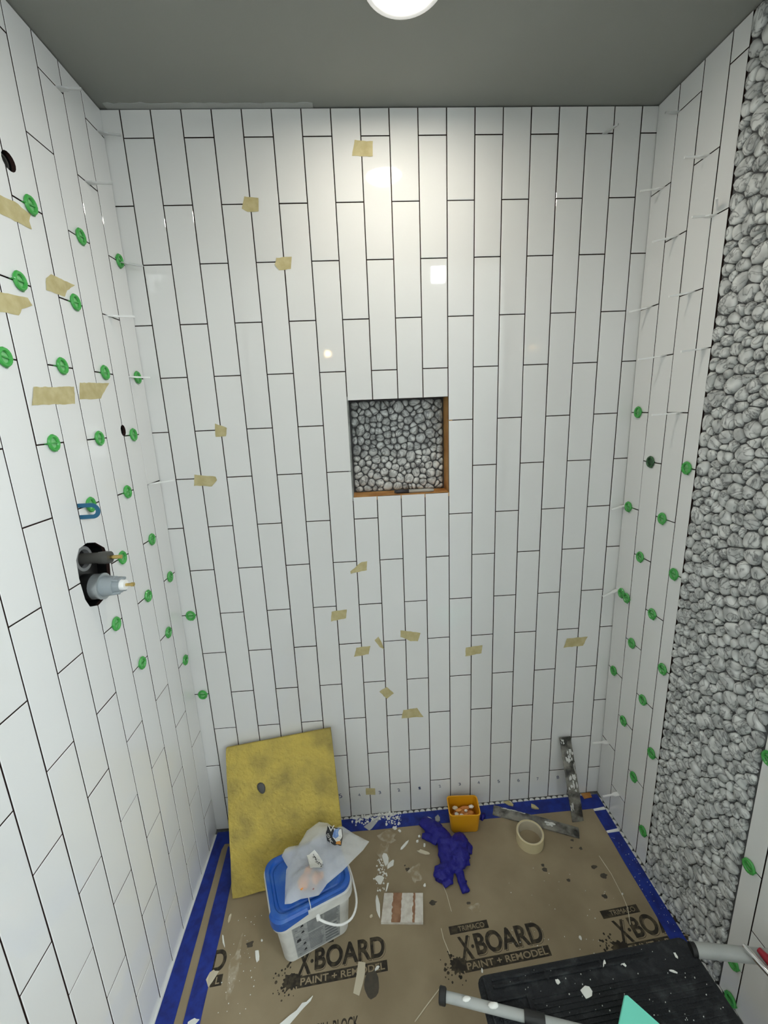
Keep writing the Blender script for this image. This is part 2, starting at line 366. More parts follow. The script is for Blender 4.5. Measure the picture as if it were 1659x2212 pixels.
# ------------------------------------------------------------------ pebbles
def cells(w_, h_, mean, seed):
    rnd = random.Random(seed); pts = []
    tries = 0; target = int(w_*h_/(mean*mean))
    while tries < 60000 and len(pts) < target * 1.4:
        tries += 1
        rr = mean * rnd.choice((0.30, 0.38, 0.46, 0.54, 0.60)) 
        x, y = rnd.uniform(0.1*mean, w_-0.1*mean), rnd.uniform(0.1*mean, h_-0.1*mean)
        if all((x-q[0])**2 + (y-q[1])**2 > (0.84*math.hypot((rr+q[2])*1, 0))**2 * (1.0 + 0.35*math.sin(2*math.atan2(y-q[1], x-q[0]) + 5.0*noise.noise(Vector((x*14, y*14, seed)))*2)) for q in pts if abs(y-q[1]) < 1.5*mean): pts.append((x, y, rr))
    polys = []
    for i, (x, y, rr) in enumerate(pts):
        poly = [(0-x, 0-y), (w_-x, 0-y), (w_-x, h_-y), (0-x, h_-y)]
        lim = 0.85*mean
        poly = [(max(-lim, min(lim, px)), max(-lim, min(lim, py))) for px, py in poly]
        nb = sorted(((q[0]-x)**2 + (q[1]-y)**2, q) for q in pts if q != pts[i] and abs(q[0]-x) < 2*mean and abs(q[1]-y) < 2*mean)[:18]
        for d2, q in nb:
            dx, dy = q[0]-x, q[1]-y; d = math.sqrt(d2)
            t = d/2 + (rr*rr - q[2]*q[2])/(2*d)      # power diagram: big stones keep more room
            nx, ny = dx/d, dy/d; out = []
            for k in range(len(poly)):
                a, c = poly[k], poly[(k+1) % len(poly)]
                da, dc = a[0]*nx + a[1]*ny - t, c[0]*nx + c[1]*ny - t
                if da <= 0: out.append(a)
                if da*dc < 0:
                    f = da/(da-dc); out.append((a[0]+f*(c[0]-a[0]), a[1]+f*(c[1]-a[1])))
            poly = out
            if len(poly) < 3: break
        if len(poly) >= 3: polys.append((x, y, poly))
    return polys
def pebble(poly, rnd, thick, shrink):
    cx = sum(p[0] for p in poly)/len(poly); cy = sum(p[1] for p in poly)/len(poly)
    q = [(p[0]-cx, p[1]-cy) for p in poly]
    for it in range(2):                              # corner cutting rounds the stone
        q2 = []
        for k in range(len(q)):
            a, c = q[k], q[(k+1) % len(q)]
            q2 += [(0.75*a[0]+0.25*c[0], 0.75*a[1]+0.25*c[1]), (0.25*a[0]+0.75*c[0], 0.25*a[1]+0.75*c[1])]
        q = q2
    L = [0]
    for k in range(len(q)): L.append(L[-1] + math.dist(q[k], q[(k+1) % len(q)]))
    N = 12; res = []
    for i in range(N):
        t = L[-1]*i/N; k = max(j for j in range(len(q)) if L[j] <= t); f = (t-L[k])/max(1e-9, L[k+1]-L[k])
        a, c = q[k], q[(k+1) % len(q)]; res.append((a[0]+f*(c[0]-a[0]), a[1]+f*(c[1]-a[1])))
    rad = min(math.hypot(*p) for p in res); th = thick * rnd.uniform(0.75, 1.15) * min(1.0, 0.55 + rad/0.02)
    sc = []
    for k, (u, h) in enumerate(((1.0, 0.0), (0.99, 0.42), (0.86, 0.80), (0.52, 0.98))):
        sc.append([(p[0]*u*(1 - shrink/max(rad, 0.004)), -h*th, p[1]*u*(1 - shrink/max(rad, 0.004))) for p in res])
    mb = MB().loft(sc, False, False); o = len(mb.v); mb.v.append((0, -th, 0))
    for k in range(N): mb.f.append((3*N + k, 3*N + (k+1) % N, o))
    return cx, cy, mb
def pebble_field(wall, root, s0, s1, z0, z1, mean, seed, nrm, thick, limit):
    rnd = random.Random(seed); items = []
    for x, y, poly in cells(s1-s0, z1-z0, mean, seed):
        cx, cy, mb = pebble(poly, rnd, thick, 0.0007)
        items.append((s0+x+cx, z0+y+cy, mb))
    cl = Vector(cam.matrix_world.translation)
    items.sort(key=lambda t: (wall.pt(t[0], t[1]) - cl).length)
    rest = MB()
    for k, (s, z, mb) in enumerate(items):
        if k < limit:
            me = mb.mesh('pebble', True); me.materials.append(M['pebble'])
            o = bpy.data.objects.new('pebble', me); COL.objects.link(o); o.parent = root
            o.matrix_local = root.matrix_world.inverted() @ wall.m(s, z, nrm)
        else:
            m4 = wall.m(s, z, nrm); rest.add([m4 @ Vector(v) for v in mb.v], mb.f)
    if rest.v:
        o = obj('pebbles', rest, M['pebble'], root, True); o['kind'] = 'stuff'
    return len(items)
strip = obj('pebble_bed', MB().loft([[WR.pt(PS0, z, n) for z, n in ((Fz(XR,-.3), -0.0066), (ZT, -0.0066), (ZT, -0.0035), (Fz(XR,-.3), -0.0035))],
                                     [WR.pt(PS1, z, n) for z, n in ((Fz(XR,-.5), -0.0066), (ZT, -0.0066), (ZT, -0.0035), (Fz(XR,-.5), -0.0035))]]), M['pebblebed'], wall_right)
npb = pebble_field(WR, strip, PS0+0.001, PS1-0.001, Fz(XR,-.4)-0.003, ZT-0.004, 0.0345, 11, -0.004, 0.0105, 300)
# niche in the back wall
niche = obj('niche', MB().box(NX0-0.01, NX1+0.01, 0.088, 0.098, NZ0-0.01, NZ1+0.01), M['pebblebed'], wall_back)
obj('lining', MB().box(NX0-0.011, NX0, 0.0015, 0.088, NZ0-0.011, NZ1+0.011), M['mortar'], niche)['label'] = 'grey mortar-smeared side of the niche'
obj('lining', MB().box(NX1, NX1+0.011, 0.0015, 0.088, NZ0-0.011, NZ1+0.011), M['wood'], niche)['label'] = 'bare wooden side of the niche'
obj('lining', MB().box(NX0, NX1, 0.0015, 0.088, NZ0-0.011, NZ0), M['wood'], niche)['label'] = 'bare wooden sill of the niche'
obj('lining', MB().box(NX0, NX1, 0.0015, 0.088, NZ1, NZ1+0.011), M['joint'], niche)
npn = pebble_field(WB, niche, NX0+0.003, NX1-0.003, NZ0+0.002, NZ1-0.002, 0.0275, 5, -0.0885, 0.0105, 300)
pen = thing('marker_pen', 'grey marker pen with black cap lying on the niche sill', 'pen', (0.68, 0.030, NZ0))
def rodx(x0, x1, y, z, r0, r1=None, n=14): return MB().tube([(x0,y,z),(x1,y,z)], [r0, r1 or r0], n)
obj('barrel', MB().tube([(0.727,0.030,NZ0+0.0062),(0.800,0.030,NZ0+0.0062),(0.812,0.030,NZ0+0.0062)], [0.0058,0.0058,0.004], 14), M['penbody'], pen, True)
obj('cap', MB().tube([(0.681,0.030,NZ0+0.0064),(0.690,0.030,NZ0+0.0064),(0.729,0.030,NZ0+0.0064)], [0.0038,0.0062,0.0063], 14), M['pencap'], pen, True)

# ------------------------------------------------------------------ pencilled numbers on the lowest back wall tiles
def text_mesh(s, outline=False, bold=0.0):
    c = bpy.data.curves.new('txt', 'FONT'); c.body = s; c.offset = 0.0 if outline else bold; c.extrude = 0.0 if outline else 0.002
    if outline: c.fill_mode = 'NONE'; c.bevel_depth = 0.010; c.bevel_resolution = 0
    t = bpy.data.objects.new('txt', c); COL.objects.link(t)
    dg = bpy.context.evaluated_depsgraph_get(); me = bpy.data.meshes.new_from_object(t.evaluated_get(dg))
    bpy.data.objects.remove(t); bpy.data.curves.remove(c); me.materials.clear()
    return me
def fit_text(name, s, org, ux, uy, wd, ht, m, parent, outline=False, thick=0.0003, slant=0.0, bold=0.0):
    """text stretched into a box wd x ht whose lower left corner is org, along unit vectors ux, uy (room coordinates)"""
    me = text_mesh(s, outline, bold); xs = [v.co.x for v in me.vertices]; ys = [v.co.y for v in me.vertices]
    x0, x1, y0, y1 = min(xs), max(xs), min(ys), max(ys); ux, uy = Vector(ux), Vector(uy); nz = ux.cross(uy).normalized()
    for v in me.vertices:
        a, c = (v.co.x-x0)/(x1-x0)*wd, (v.co.y-y0)/(y1-y0)*ht
        v.co = Vector(org) + ux*(a + slant*c) + uy*c + nz*(thick if v.co.z > 0 else 0)
    me.update(); me.materials.append(m)
    o = bpy.data.objects.new(name, me); COL.objects.link(o)
    if parent:
        q, acc = parent, Vector((0,0,0))
        while q is not None: acc += Vector(q.location); q = q.parent
        o.parent = parent; o.location = -acc
    return o
for s, x, z, hh in (('5',.427,.083,.020),('4',.500,.084,.013),('3',.579,.087,.014),('2',.652,.091,.014),('1',.733,.092,.013),('2',.812,.094,.012),
                    ('3',.889,.095,.013),('4',.963,.094,.014),('5',1.042,.092,.014),('6',1.121,.089,.014),('7',1.197,.089,.013),('8',1.277,.087,.015)):
    fit_text('pencil_number', s, (x, -0.0004, z), (0.97,0,0.2), (-0.2,0,0.97), hh*0.62, hh, M['pencil'], wall_back)

# ------------------------------------------------------------------ floor: penny tiles, board, tape
pm = MB().loft([[(q*math.cos(2*PI*k/12), q*math.sin(2*PI*k/12), z) for k in range(12)] for q, z in ((0.0102,-0.004),(0.0102,0.0018),(0.0088,0.003))]).mesh('penny_tile')
pm.materials.append(M['penny'])
def penny(x, y):
    o = bpy.data.objects.new('penny_tile', pm); COL.objects.link(o); o.parent = floor; o.location = (x, y, Fz(x, y) - 0.001); 
k = 0
x = 0.06
while x < 1.42: penny(x, -0.0095); x += 0.0228
y = -0.034
while y > -0.66: penny(WR.pt(-y, 0, 0.0085).x, y); y -= 0.0228
el = MB()
for k in range(24):
    y0, y1 = -0.02 - 0.05*k, -0.02 - 0.05*(k+1)
    el.loft([[(x, y, Fz(x,y)+z) for x, z in ((XL+0.0003,-0.004),(XL+0.008,-0.004),(XL+0.008,0.0035),(XL+0.0003,0.0045))] for y in (y0, y1)])
struct('trim_2', el, M['penny'])
def on_floor(mb, name, poly, z0, z1):
    """thin slab of outline poly lying on the sloping floor"""
    return mb.loft([[(x, y, Fz(x, y) + z0) for x, y in poly], [(x, y, Fz(x, y) + z1) for x, y in poly]])
def flat(name, poly, z0, z1, m, parent=None):
    return obj(name, on_floor(MB(), name, poly, z0, z1), m, parent)
BT = 0.0035
board = tag(flat('floor_board', [(-0.022,-1.28),(1.405,-1.28),(1.400,-0.036),(-0.022,-0.036)], -0.004, BT, M['board']), 'brown kraft protection board printed with black lettering covering the shower floor', 'floor protection')
TAPE = M['bluetape']
def wavy(p0, p1, amp, n=24, seed=0.0):
    out = []
    for k in range(n+1):
        t = k/n; x, y = p0[0]+(p1[0]-p0[0])*t, p0[1]+(p1[1]-p0[1])*t
        d = amp*noise.noise(Vector((x*9+seed, y*9, seed))); dx, dy = p1[0]-p0[0], p1[1]-p0[1]; l = math.hypot(dx, dy)
        out.append((x - dy/l*d, y + dx/l*d))
    return out
TZ = BT + 0.0008
tag(flat('blue_tape_strip', wavy((-0.040,-0.0125),(1.437,-0.0135),.001,40,1) + wavy((1.437,-0.070),(-0.040,-0.060),.002,40,2), BT, TZ, TAPE), 'blue masking tape strip along the foot of the back wall', 'tape')
tag(flat('blue_tape_strip', wavy((1.4335,-0.02),(1.440,-1.2),.001,40,3) + wavy((1.398,-1.2),(1.388,-0.07),.001,40,4), TZ, TZ+0.0008, TAPE), 'blue masking tape strip along the foot of the right wall', 'tape')
tag(flat('blue_tape_strip', wavy((-0.0395,-0.02),(-0.0385,-1.2),.001,40,5) + wavy((0.038,-1.2),(-0.005,-0.08),.0015,40,6) + [(0.010,-0.03)], TZ, TZ+0.0008, TAPE), 'blue masking tape strip touching the foot of the left wall', 'tape')
tag(flat('blue_tape_strip', wavy((0.016,-0.07),(0.066,-1.2),.001,40,7) + wavy((0.116,-1.2),(0.060,-0.09),.003,40,8), TZ, TZ+0.0008, TAPE), 'second blue masking tape strip on the board, beside bucket and sponge', 'tape')
# printed lettering of the board, repeated in a row
INK = M['print']; zt = BT
def bz(x, y, d=0.0): return Vector((x, y, Fz(x, y) + zt + d))
th = math.radians(3.4); UX = Vector((math.cos(th), math.sin(th), FA)).normalized(); UY = Vector((-math.sin(th), math.cos(th), FB)).normalized()
def splat(cx, cy, r, seed):
    rnd = random.Random(seed); mb = MB(); pts = []
    for k in range(40):
        a = 2*PI*k/40; q = r*(0.62 + 0.30*rnd.random() + (0.35*rnd.random() if k % 3 == 0 else 0)); pts.append((cx + q*math.cos(a), cy + 0.75*q*math.sin(a)))
    on_floor(mb, 's', pts, zt, zt+0.0002)
    for k in range(26):
        a = rnd.uniform(PI*0.55, PI*1.6); q = r*rnd.uniform(1.0, 1.9); s = rnd.uniform(0.0012, 0.0042)
        x, y = cx + q*math.cos(a), cy + 0.75*q*math.sin(a)
        on_floor(mb, 's', [(x + s*rnd.uniform(.6,1.3)*math.cos(2*PI*i/7), y + s*math.sin(2*PI*i/7)) for i in range(7)], zt, zt+0.0002)
    obj('printed_splat', mb, INK, board)
def quad_on(name, org, ux, uy, wd, ht, m, parent, d0, d1):
    o = Vector(org); c = [o, o+ux*wd, o+ux*wd+uy*ht, o+uy*ht]; nz = ux.cross(uy).normalized()
    return obj(name, MB().loft([[p + nz*d0 for p in c], [p + nz*d1 for p in c]]), m, parent)
for k in (-1, 0, 1):
    dx, dy = 0.4655*k, (-0.004*k if k > 0 else -0.009*k)
    A = lambda x, y, d=0.0: bz(x+dx, y+dy, d)
    quad_on('printed_bar', A(0.768,-0.405), UX, UY, 0.119, 0.0205, INK, board, 0.0, 0.0003)
    fit_text('printed_text', 'TRIMACO', A(0.795,-0.3995,0.0004), UX, UY, 0.080, 0.0125, M['board'], board)
    for ol, d in ((False, 0.0), (True, 0.0)):
        ex = Vector((0.0035, -0.003, 0)) if ol else Vector((0,0,0)); thk = 0.0003
        fit_text('printed_text', 'X', A(0.789,-0.467) + ex, UX, UY, 0.036, 0.055, INK, board, ol, thk, 0.0, 0.028)
        fit_text('printed_text', 'BOARD', A(0.836,-0.4585) + ex, UX, UY, 0.203, 0.051, INK, board, ol, thk, 0.0, 0.028)
    flat('printed_dot', circ(0.0045, 12, 0.827+dx, -0.437+dy), zt, zt+0.0003, INK, board)
    quad_on('printed_bar', A(0.792,-0.493), UX, UY, 0.252, 0.0245, INK, board, 0.0, 0.0003)
    fit_text('printed_text', 'PAINT + REMODEL', A(0.800,-0.488,0.0004), UX, UY, 0.236, 0.0155, M['board'], board, False, 0.0003, 0.0, 0.018)
    splat(0.776+dx, -0.476+dy, 0.030, 20+k)
A = lambda x, y, d=0.0: bz(x-0.931, y+0.020, d)
fit_text('printed_text', 'D', A(1.003,-0.4485), UX, UY, 0.040, 0.051, INK, board, False, 0.0003, 0.0, 0.028)
quad_on('printed_bar', A(1.013,-0.480), UX, UY, 0.031, 0.0245, INK, board, 0.0, 0.0003)
fit_text('printed_text', 'L', A(1.026,-0.475,0.0004), UX, UY, 0.011, 0.0155, M['board'], board, False, 0.0003, 0.0, 0.018)
for dx in (-0.4655*2, 0, 0.4655, 0.4655*2): fit_text('printed_text', 'SPILL BLOCK', bz(0.379+dx,-0.583), UX, UY, 0.118, 0.026, INK, board, False, 0.0003, 0.0, 0.018)
# stains and dust on the board
def blob(cx, cy, rx, ry, seed, name, m, jag=0.25, d=0.0003, npt=18):
    rnd = random.Random(seed); ph = rnd.uniform(0, 9)
    pts = [(cx + rx*(1+jag*noise.noise(Vector((math.cos(2*PI*i/npt)*1.3+ph, math.sin(2*PI*i/npt)*1.3, ph))))*math.cos(2*PI*i/npt),
            cy + ry*(1+jag*noise.noise(Vector((math.cos(2*PI*i/npt)*1.3, math.sin(2*PI*i/npt)*1.3+ph, ph))))*math.sin(2*PI*i/npt)) for i in range(npt)]
    flat(name, pts, zt, zt+d, m, board)
blob(0.532,-0.492,0.021,0.030,1,'stain',M['stain'],0.2,0.0005)
for i, (x, y, s) in enumerate([(.662,-.213,.008),(1.271,-.206,.006),(1.283,-.268,.009),(1.299,-.295,.011),(1.269,-.352,.008),(1.180,-.297,.006),(1.119,-.259,.009),(1.255,-.175,.006),(.732,-.318,.010),(.842,-.330,.006),(.172,-.372,.011),(1.118,-.245,.006),(1.24,-.20,.004),(.655,-.200,.003)]):
    blob(x, y, s, s*0.7, 30+i, 'stain', M['stain'], 0.7)
for i, (x, y, a, c) in enumerate([(.605,-.095,.035,.022),(.588,-.155,.020,.045),(.14,-.42,.012,.05),(.86,-.345,.02,.012),(.69,-.225,.02,.03)]): blob(x, y, a, c, 60+i, 'dust_smear', M['dust'], 0.9, 0.0004, 22)

# ------------------------------------------------------------------ tile spacers
ORD = ['first','second','third','fourth','fifth','sixth','seventh','eighth','ninth','tenth']
def green_mesh(m):
    mb = MB(); n, k = 18, 6; R, rr = 0.0125, 0.0036                 # ring, thin web, bar along the joint and a small pull tab
    mb.loft([[((R + rr*math.cos(2*PI*j/k))*math.cos(2*PI*i/n), -0.0036 - rr*math.sin(2*PI*j/k), (R + rr*math.cos(2*PI*j/k))*1.12*math.sin(2*PI*i/n)) for j in range(k)] for i in range(n)] +
            [[((R + rr*math.cos(2*PI*j/k)), -0.0036 - rr*math.sin(2*PI*j/k), 0) for j in range(k)]], False, False)
    mb.box(-0.0165, 0.0165, -0.0055, 0.004, -0.0011, 0.0011)
    mb.box(0.003, 0.0065, -0.0034, -0.001, -0.0180, -0.012)
    nf = len(mb.f)
    mb.loft([[(R*0.93*math.cos(2*PI*i/n), y, R*1.04*math.sin(2*PI*i/n)) for i in range(n)] for y in (-0.0006, -0.0018)])
    me = sm(mb, 'tile_spacer', 50); me.materials.append(m); me.materials.append(M['greenweb'] if m == M['green'] else m)
    for p in me.polygons[nf:]: p.material_index = 1
    return me
gm, gd = green_mesh(M['green']), green_mesh(M['greendark'])
def stick_mesh(L, m, paddle=0.011):
    mb = MB(); q = [(0.006, -paddle*0.5), (0.0, -paddle*0.5), (-0.014, -paddle*0.46), (-0.022, -0.0028), (-L, -0.0022), (-L, 0.0022), (-0.022, 0.0028), (-0.014, paddle*0.46), (0.0, paddle*0.5), (0.006, paddle*0.5)]
    mb.loft([[(x, y, -0.0012 - 0.0012*min(1, max(0, -y)/0.03)) for (y, x) in q], [(x, y, 0.0012 + 0.0008*min(1, max(0, -y)/0.03)) for (y, x) in q]])
    me = mb.mesh('wedge_spacer'); me.materials.append(m); return me
sw, sc_ = {}, {}
cornername = {'L': 'left', 'R': 'right', 'B': 'back'}
def colname(k): return 'column at the corner' if k == 0 else '%s column from corner' % ORD[k]
rowsz = lambda par, r: (EV if par == 0 else OD)[r]
# green: (column, parity, row, offset along the wall from the column's middle)
def col_mid(wk, c): 
    if wk == 'L': return (LJ[c] + LJ[c+1])/2
    if wk == 'B': return XL/2
    return (RJ[c] + RJ[c+1])/2 if c < 4 else 0.598
GL = [(4,0,1,.349),(2,0,1,.196),(0,0,1,.034),(5,1,1,.423),(3,1,1,.264),(6,0,2,.501),(4,0,2,.352),(2,0,2,.198),(0,0,2,.041),(5,1,2,.426),(3,1,2,.271),(1,1,2,.116),(2,0,3,.194),(4,0,3,.350),(1,1,3,.113),(3,1,3,.270),(0,0,4,.044),(2,0,4,.185),(4,0,4,.345),(1,1,4,.110),(3,1,4,.271),(0,0,5,.033)]
GR = [(0,1,2,.038),(1,0,3,.116),(3,0,3,.257),(0,1,3,.034),(2,1,3,.189),(1,0,4,.113),(3,0,4,.258),(0,1,4,.040),(0,1,4,.068),(2,1,4,.192),(1,0,5,.115),(3,0,5,.259),(0,1,5,.036),(2,1,5,.193),(1,0,6,.113),(3,0,6,.256),(2,1,6,.191),(3,0,7,.260)]
def put(me, wall, s, z, n, rot=0.0):
    o = bpy.data.objects.new(me.name.split('.')[0], me); COL.objects.link(o)
    o.matrix_world = wall.m(s, z, n) @ Matrix.Rotation(rot, 4, 'Y'); return o
def greens(lst, wall, wk):
    cnt = {}
    for c, par, rw, s in sorted(lst, key=lambda t: (t[0], t[2])):
        k = cnt.get(c, 0); cnt[c] = k+1
        dark = wk == 'R' and (c, rw) == (1, 3)
        o = put(gd if dark else gm, wall, s, rowsz(par, rw) + (0.0012 if (c,rw,s) != (0,4,.068) else -0.004), 0.0, random.gauss(0, 0.12))
        if (wk, c, rw, s) == ('R', 0, 4, .068): lab = 'green ring spacer overlapping its twin, right wall, column at the corner'
        elif dark: lab = 'dirty dark green ring spacer on right wall, second column from corner, topmost'
        else: lab = 'green ring spacer on %s wall, %s, %s from top' % (cornername[wk], colname(c), ORD[k])
        tag(o, lab, 'tile spacer', 'green ring spacers set in the tile joints')
greens(GL, WL, 'L'); greens(GR, WR, 'R')
for (s, rw, w_) in ((-0.0185, 4, 'upper'), (-0.0195, 5, 'lower')):
    tag(put(gm, WB, s, OD[rw], 0.0), '%s of two green ring spacers at the left edge of the back wall' % w_, 'tile spacer', 'green ring spacers set in the tile joints')
for s, z, lab in ((.593,.431,'green ring spacer on the tile strip right of the pebbles, middle one'),(.590,.7332,'green ring spacer on tiles right of the pebbles, topmost one'),(.600,.129,'green ring spacer right of the pebbles, just under the grey tube'),(.611,.020,'green ring spacer lowest at the floor, right of the pebbles')):
    tag(put(gm, WR, s, z, 0.0), lab, 'tile spacer', 'green ring spacers set in the tile joints')
# white wedges: wall, column, parity, row, s, length, droop
WH = [('L',2,0,0,.173,.049,0.0,1),('L',0,0,0,.022,.052,-.005,1),('L',1,1,0,.120,.057,-.002,1),('L',0,0,1,.024,.058,-.009,1),('L',1,1,1,.129,.064,-.003,0),('L',0,0,2,.075,.053,-.003,0),('L',0,0,3,.061,.070,.008,0),
      ('R',0,1,0,.047,.062,-.006,1),('R',2,1,0,.196,.054,-.002,1),('R',3,0,1,.240,.052,-.001,1),('R',1,0,1,.121,.064,-.012,1),('R',2,1,1,.197,.058,-.008,1),('R',0,1,1,.040,.060,-.011,1),('R',3,0,2,.262,.059,-.005,1),('R',1,0,2,.119,.072,-.007,1),('R',2,1,2,.201,.074,-.003,1),('R',0,1,3,.012,.046,-.010,0),('R',0,1,4,.012,.055,-.022,0),('R',0,1,6,.036,.058,.002,0),('R',1,0,7,.120,.057,-.006,0)]
cnt = {}
for wk, c, par, rw, s, L, dz, clear in sorted(WH, key=lambda t: (t[0], t[1], t[3])):
    k = cnt.get((wk, c), 0); cnt[(wk, c)] = k+1
    me = stick_mesh(L, M['clearplastic'] if clear and wk == 'L' else M['whiteplastic'], 0.015)
    o = bpy.data.objects.new('wedge_spacer', me); COL.objects.link(o); wl = WL if wk == 'L' else WR
    o.matrix_world = wl.m(s, rowsz(par, rw), 0.0) @ Matrix.Rotation(-math.atan2(dz, L), 4, 'X')
    tag(o, 'white wedge spacer sticking out of %s wall, %s, %s from top' % (cornername[wk], colname(c), ORD[k]), 'tile spacer', 'white wedge spacers poking out of the tile joints')
o = bpy.data.objects.new('wedge_spacer', stick_mesh(0.040, M['clearplastic'])); COL.objects.link(o); o.matrix_world = WB.m(1.299, EV[0], 0.0) @ Matrix.Rotation(0.35, 4, 'Z')
tag(o, 'clear white wedge spacer poking from the back wall near its top right corner', 'tile spacer', 'white wedge spacers poking out of the tile joints')
o = bpy.data.objects.new('wedge_spacer', stick_mesh(0.028, M['whiteplastic'])); COL.objects.link(o); o.matrix_world = WR.m(0.257, EV[1]+0.012, 0.008) @ Matrix.Rotation(1.1, 4, 'Y') @ Matrix.Rotation(-0.9, 4, 'X')
tag(o, 'short white wedge spacer angled upward above another, beside the pebble strip', 'tile spacer', 'white wedge spacers poking out of the tile joints')
o = bpy.data.objects.new('wedge_spacer', stick_mesh(0.034, M['clearplastic'])); COL.objects.link(o); o.matrix_world = WR.m(0.081, EV[0], 0.0)
tag(o, 'pale wedge spacer in the right wall just below the ceiling', 'tile spacer', 'white wedge spacers poking out of the tile joints')
for y, xa, xb, lab in ((-.0745,1.388,1.432,'white stick lying across the blue tape, nearest the back right corner'), (-.159,1.389,1.434,'white stick lying across the blue tape at the right wall, nearer one')):
    mb = MB(); p0, p1 = Vector((xa, y-.003, Fz(xa,y)+TZ+.0008)), Vector((xb, y, Fz(xb,y)+TZ+.0008)); d = (p1-p0).normalized(); s_ = d.cross(Vector((0,0,1)))*0.0035; u = Vector((0,0,.003))
    mb.loft([[p0-s_, p0+s_, p0+s_+u, p0-s_+u], [p1-s_*1.4, p1+s_*1.4, p1+s_*1.4+u, p1-s_*1.4+u]])
    tag(obj('wedge_spacer', mb, M['whiteplastic']), lab, 'tile spacer', 'white sticks on the blue tape')

# teal horseshoe shim in the joint above the valve
hs = []
def ush(): 
    ro, ri, Lc = 0.0175, 0.0085, 0.027
    out = [(-0.006, ro)] + [(Lc + ro*math.sin(a), ro*math.cos(a)) for a in [PI*k/14 for k in range(15)]] + [(-0.006, -ro)]
    inn = [(-0.006, -ri)] + [(Lc + ri*math.sin(a), -ri*math.cos(a)) for a in [PI*k/14 for k in range(15)]] + [(-0.006, ri)]
    return out, inn
uo, ui = ush(); ui = ui[::-1]
mb = MB(); nn = len(uo); vs = []
for t in (-0.0011, 0.0011): vs += [WL.pt(0.388 + t, 1.3315 + z, x) for x, z in uo] + [WL.pt(0.388 + t, 1.3315 + z, x) for x, z in ui]
fs = []
for i in range(nn-1):
    fs += [(i, i+1, nn+i+1, nn+i), (2*nn+i, 3*nn+i, 3*nn+i+1, 2*nn+i+1), (i, 2*nn+i, 2*nn+i+1, i+1), (nn+i, nn+i+1, 3*nn+i+1, 3*nn+i)]
fs += [(0, nn, 3*nn, 2*nn), (nn-1, 3*nn-1, 4*nn-1, 2*nn-1)]
tag(obj('horseshoe_shim', MB().add(vs, fs), M['tealplastic']), 'teal horseshoe plastic shim stuck in a left wall joint above the valve', 'shim')

# ------------------------------------------------------------------ shower valve in its opening
vy, zu, zl_ = -0.386, 1.2215, 1.153
v = thing('shower_valve', 'black shower valve rough-in with two stems in the left wall opening', 'valve', (XL, vy, 1.185))
def rod(x0, x1, y, z, r0, r1=None, n=18): return MB().tube([(x0,y,z),(x1,y,z)], [r0, r0 if r1 is None else r1], n)
def shrink(f): return [(0.381 + (s-0.381)*f, 1.183 + (z-1.183)*f) for s, z in vh]
obj('valve_body', MB().loft([[(XL-0.070, -s, z) for s, z in shrink(0.93)], [(XL-0.030, -s, z) for s, z in shrink(0.93)], [(XL-0.024, -s, z) for s, z in shrink(0.84)]]), M['rough_in'], v)
rg = MB(); prof = [(0.0285,-0.026),(0.0285,-0.012),(0.0215,-0.012),(0.0215,-0.026)]
rg.loft([[(XL+x, vy + q*math.cos(2*PI*k/24), zu + q*math.sin(2*PI*k/24)) for k in range(24)] for q, x in prof], False, False)
obj('seal_ring', sm(rg, 'seal_ring'), M['rubber'], v)
up = rod(XL-0.060, XL+0.020, vy, zu, 0.0125); up.tube([(XL+0.020,vy,zu),(XL+0.034,vy,zu)], [0.0135,0.0145], 18); up.tube([(XL+0.034,vy,zu),(XL+0.046,vy,zu)], [0.0150,0.0140], 12)
obj('diverter_stem', sm(up, 'diverter_stem'), M['darkmetal'], v)
obj('brass_tip', sm(rod(XL+0.044, XL+0.070, vy, zu, 0.0045), 'brass_tip'), M['brass'], v)
obj('cartridge_sleeve', sm(rod(XL-0.030, XL-0.001, vy, zl_, 0.031, 0.030, 24), 'cartridge_sleeve'), M['rough_in'], v)
cs = rod(XL-0.001, XL+0.015, vy, zl_, 0.029, 0.029, 24); cs.tube([(XL+0.015,vy,zl_),(XL+0.020,vy,zl_)], [0.0305,0.0305], 24)
obj('bonnet_nut', sm(cs, 'bonnet_nut'), M['steel'], v)
ct = rod(XL+0.020, XL+0.046, vy, zl_, 0.0245, 0.0215, 22); ct.tube([(XL+0.046,vy,zl_),(XL+0.058,vy,zl_)], [0.0185,0.0175], 22)
for a in (0.6, 2.2, 3.9, 5.3): ct.tube([(XL+0.044, vy+0.0205*math.cos(a), zl_+0.0205*math.sin(a)), (XL+0.060, vy+0.019*math.cos(a), zl_+0.019*math.sin(a))], 0.0035, 6)
obj('cartridge', sm(ct, 'cartridge'), M['greyplastic'], v)
obj('cartridge_cap', sm(rod(XL+0.058, XL+0.068, vy, zl_, 0.0130, 0.0115, 18), 'cartridge_cap'), M['whiteplastic'], v)['label'] = 'white plastic end'
bt = rod(XL+0.066, XL+0.084, vy, zl_, 0.0035); bt.tube([(XL+0.080,vy,zl_),(XL+0.086,vy,zl_)], 0.0048, 12)
obj('brass_tip', sm(bt, 'brass_tip'), M['brass'], v)
# pipe stubs inside the two round holes
for (s, z, r_, lab) in ((0.381,2.001,0.0135,'dark pipe stub inside the upper round hole of the left wall'), (0.157,1.497,0.0092,'small pipe stub inside the lower oval hole of left wall')):
    mb = MB().loft([[(XL+x, -s + q*math.cos(2*PI*k/18), z + q*math.sin(2*PI*k/18)) for k in range(18)] for q, x in ((r_,-0.072),(r_,-0.010),(r_*0.75,-0.010),(r_*0.75,-0.050))], True, True)
    tag(obj('pipe_stub', sm(mb, 'pipe_stub'), M['darkmetal']), lab, 'pipe')

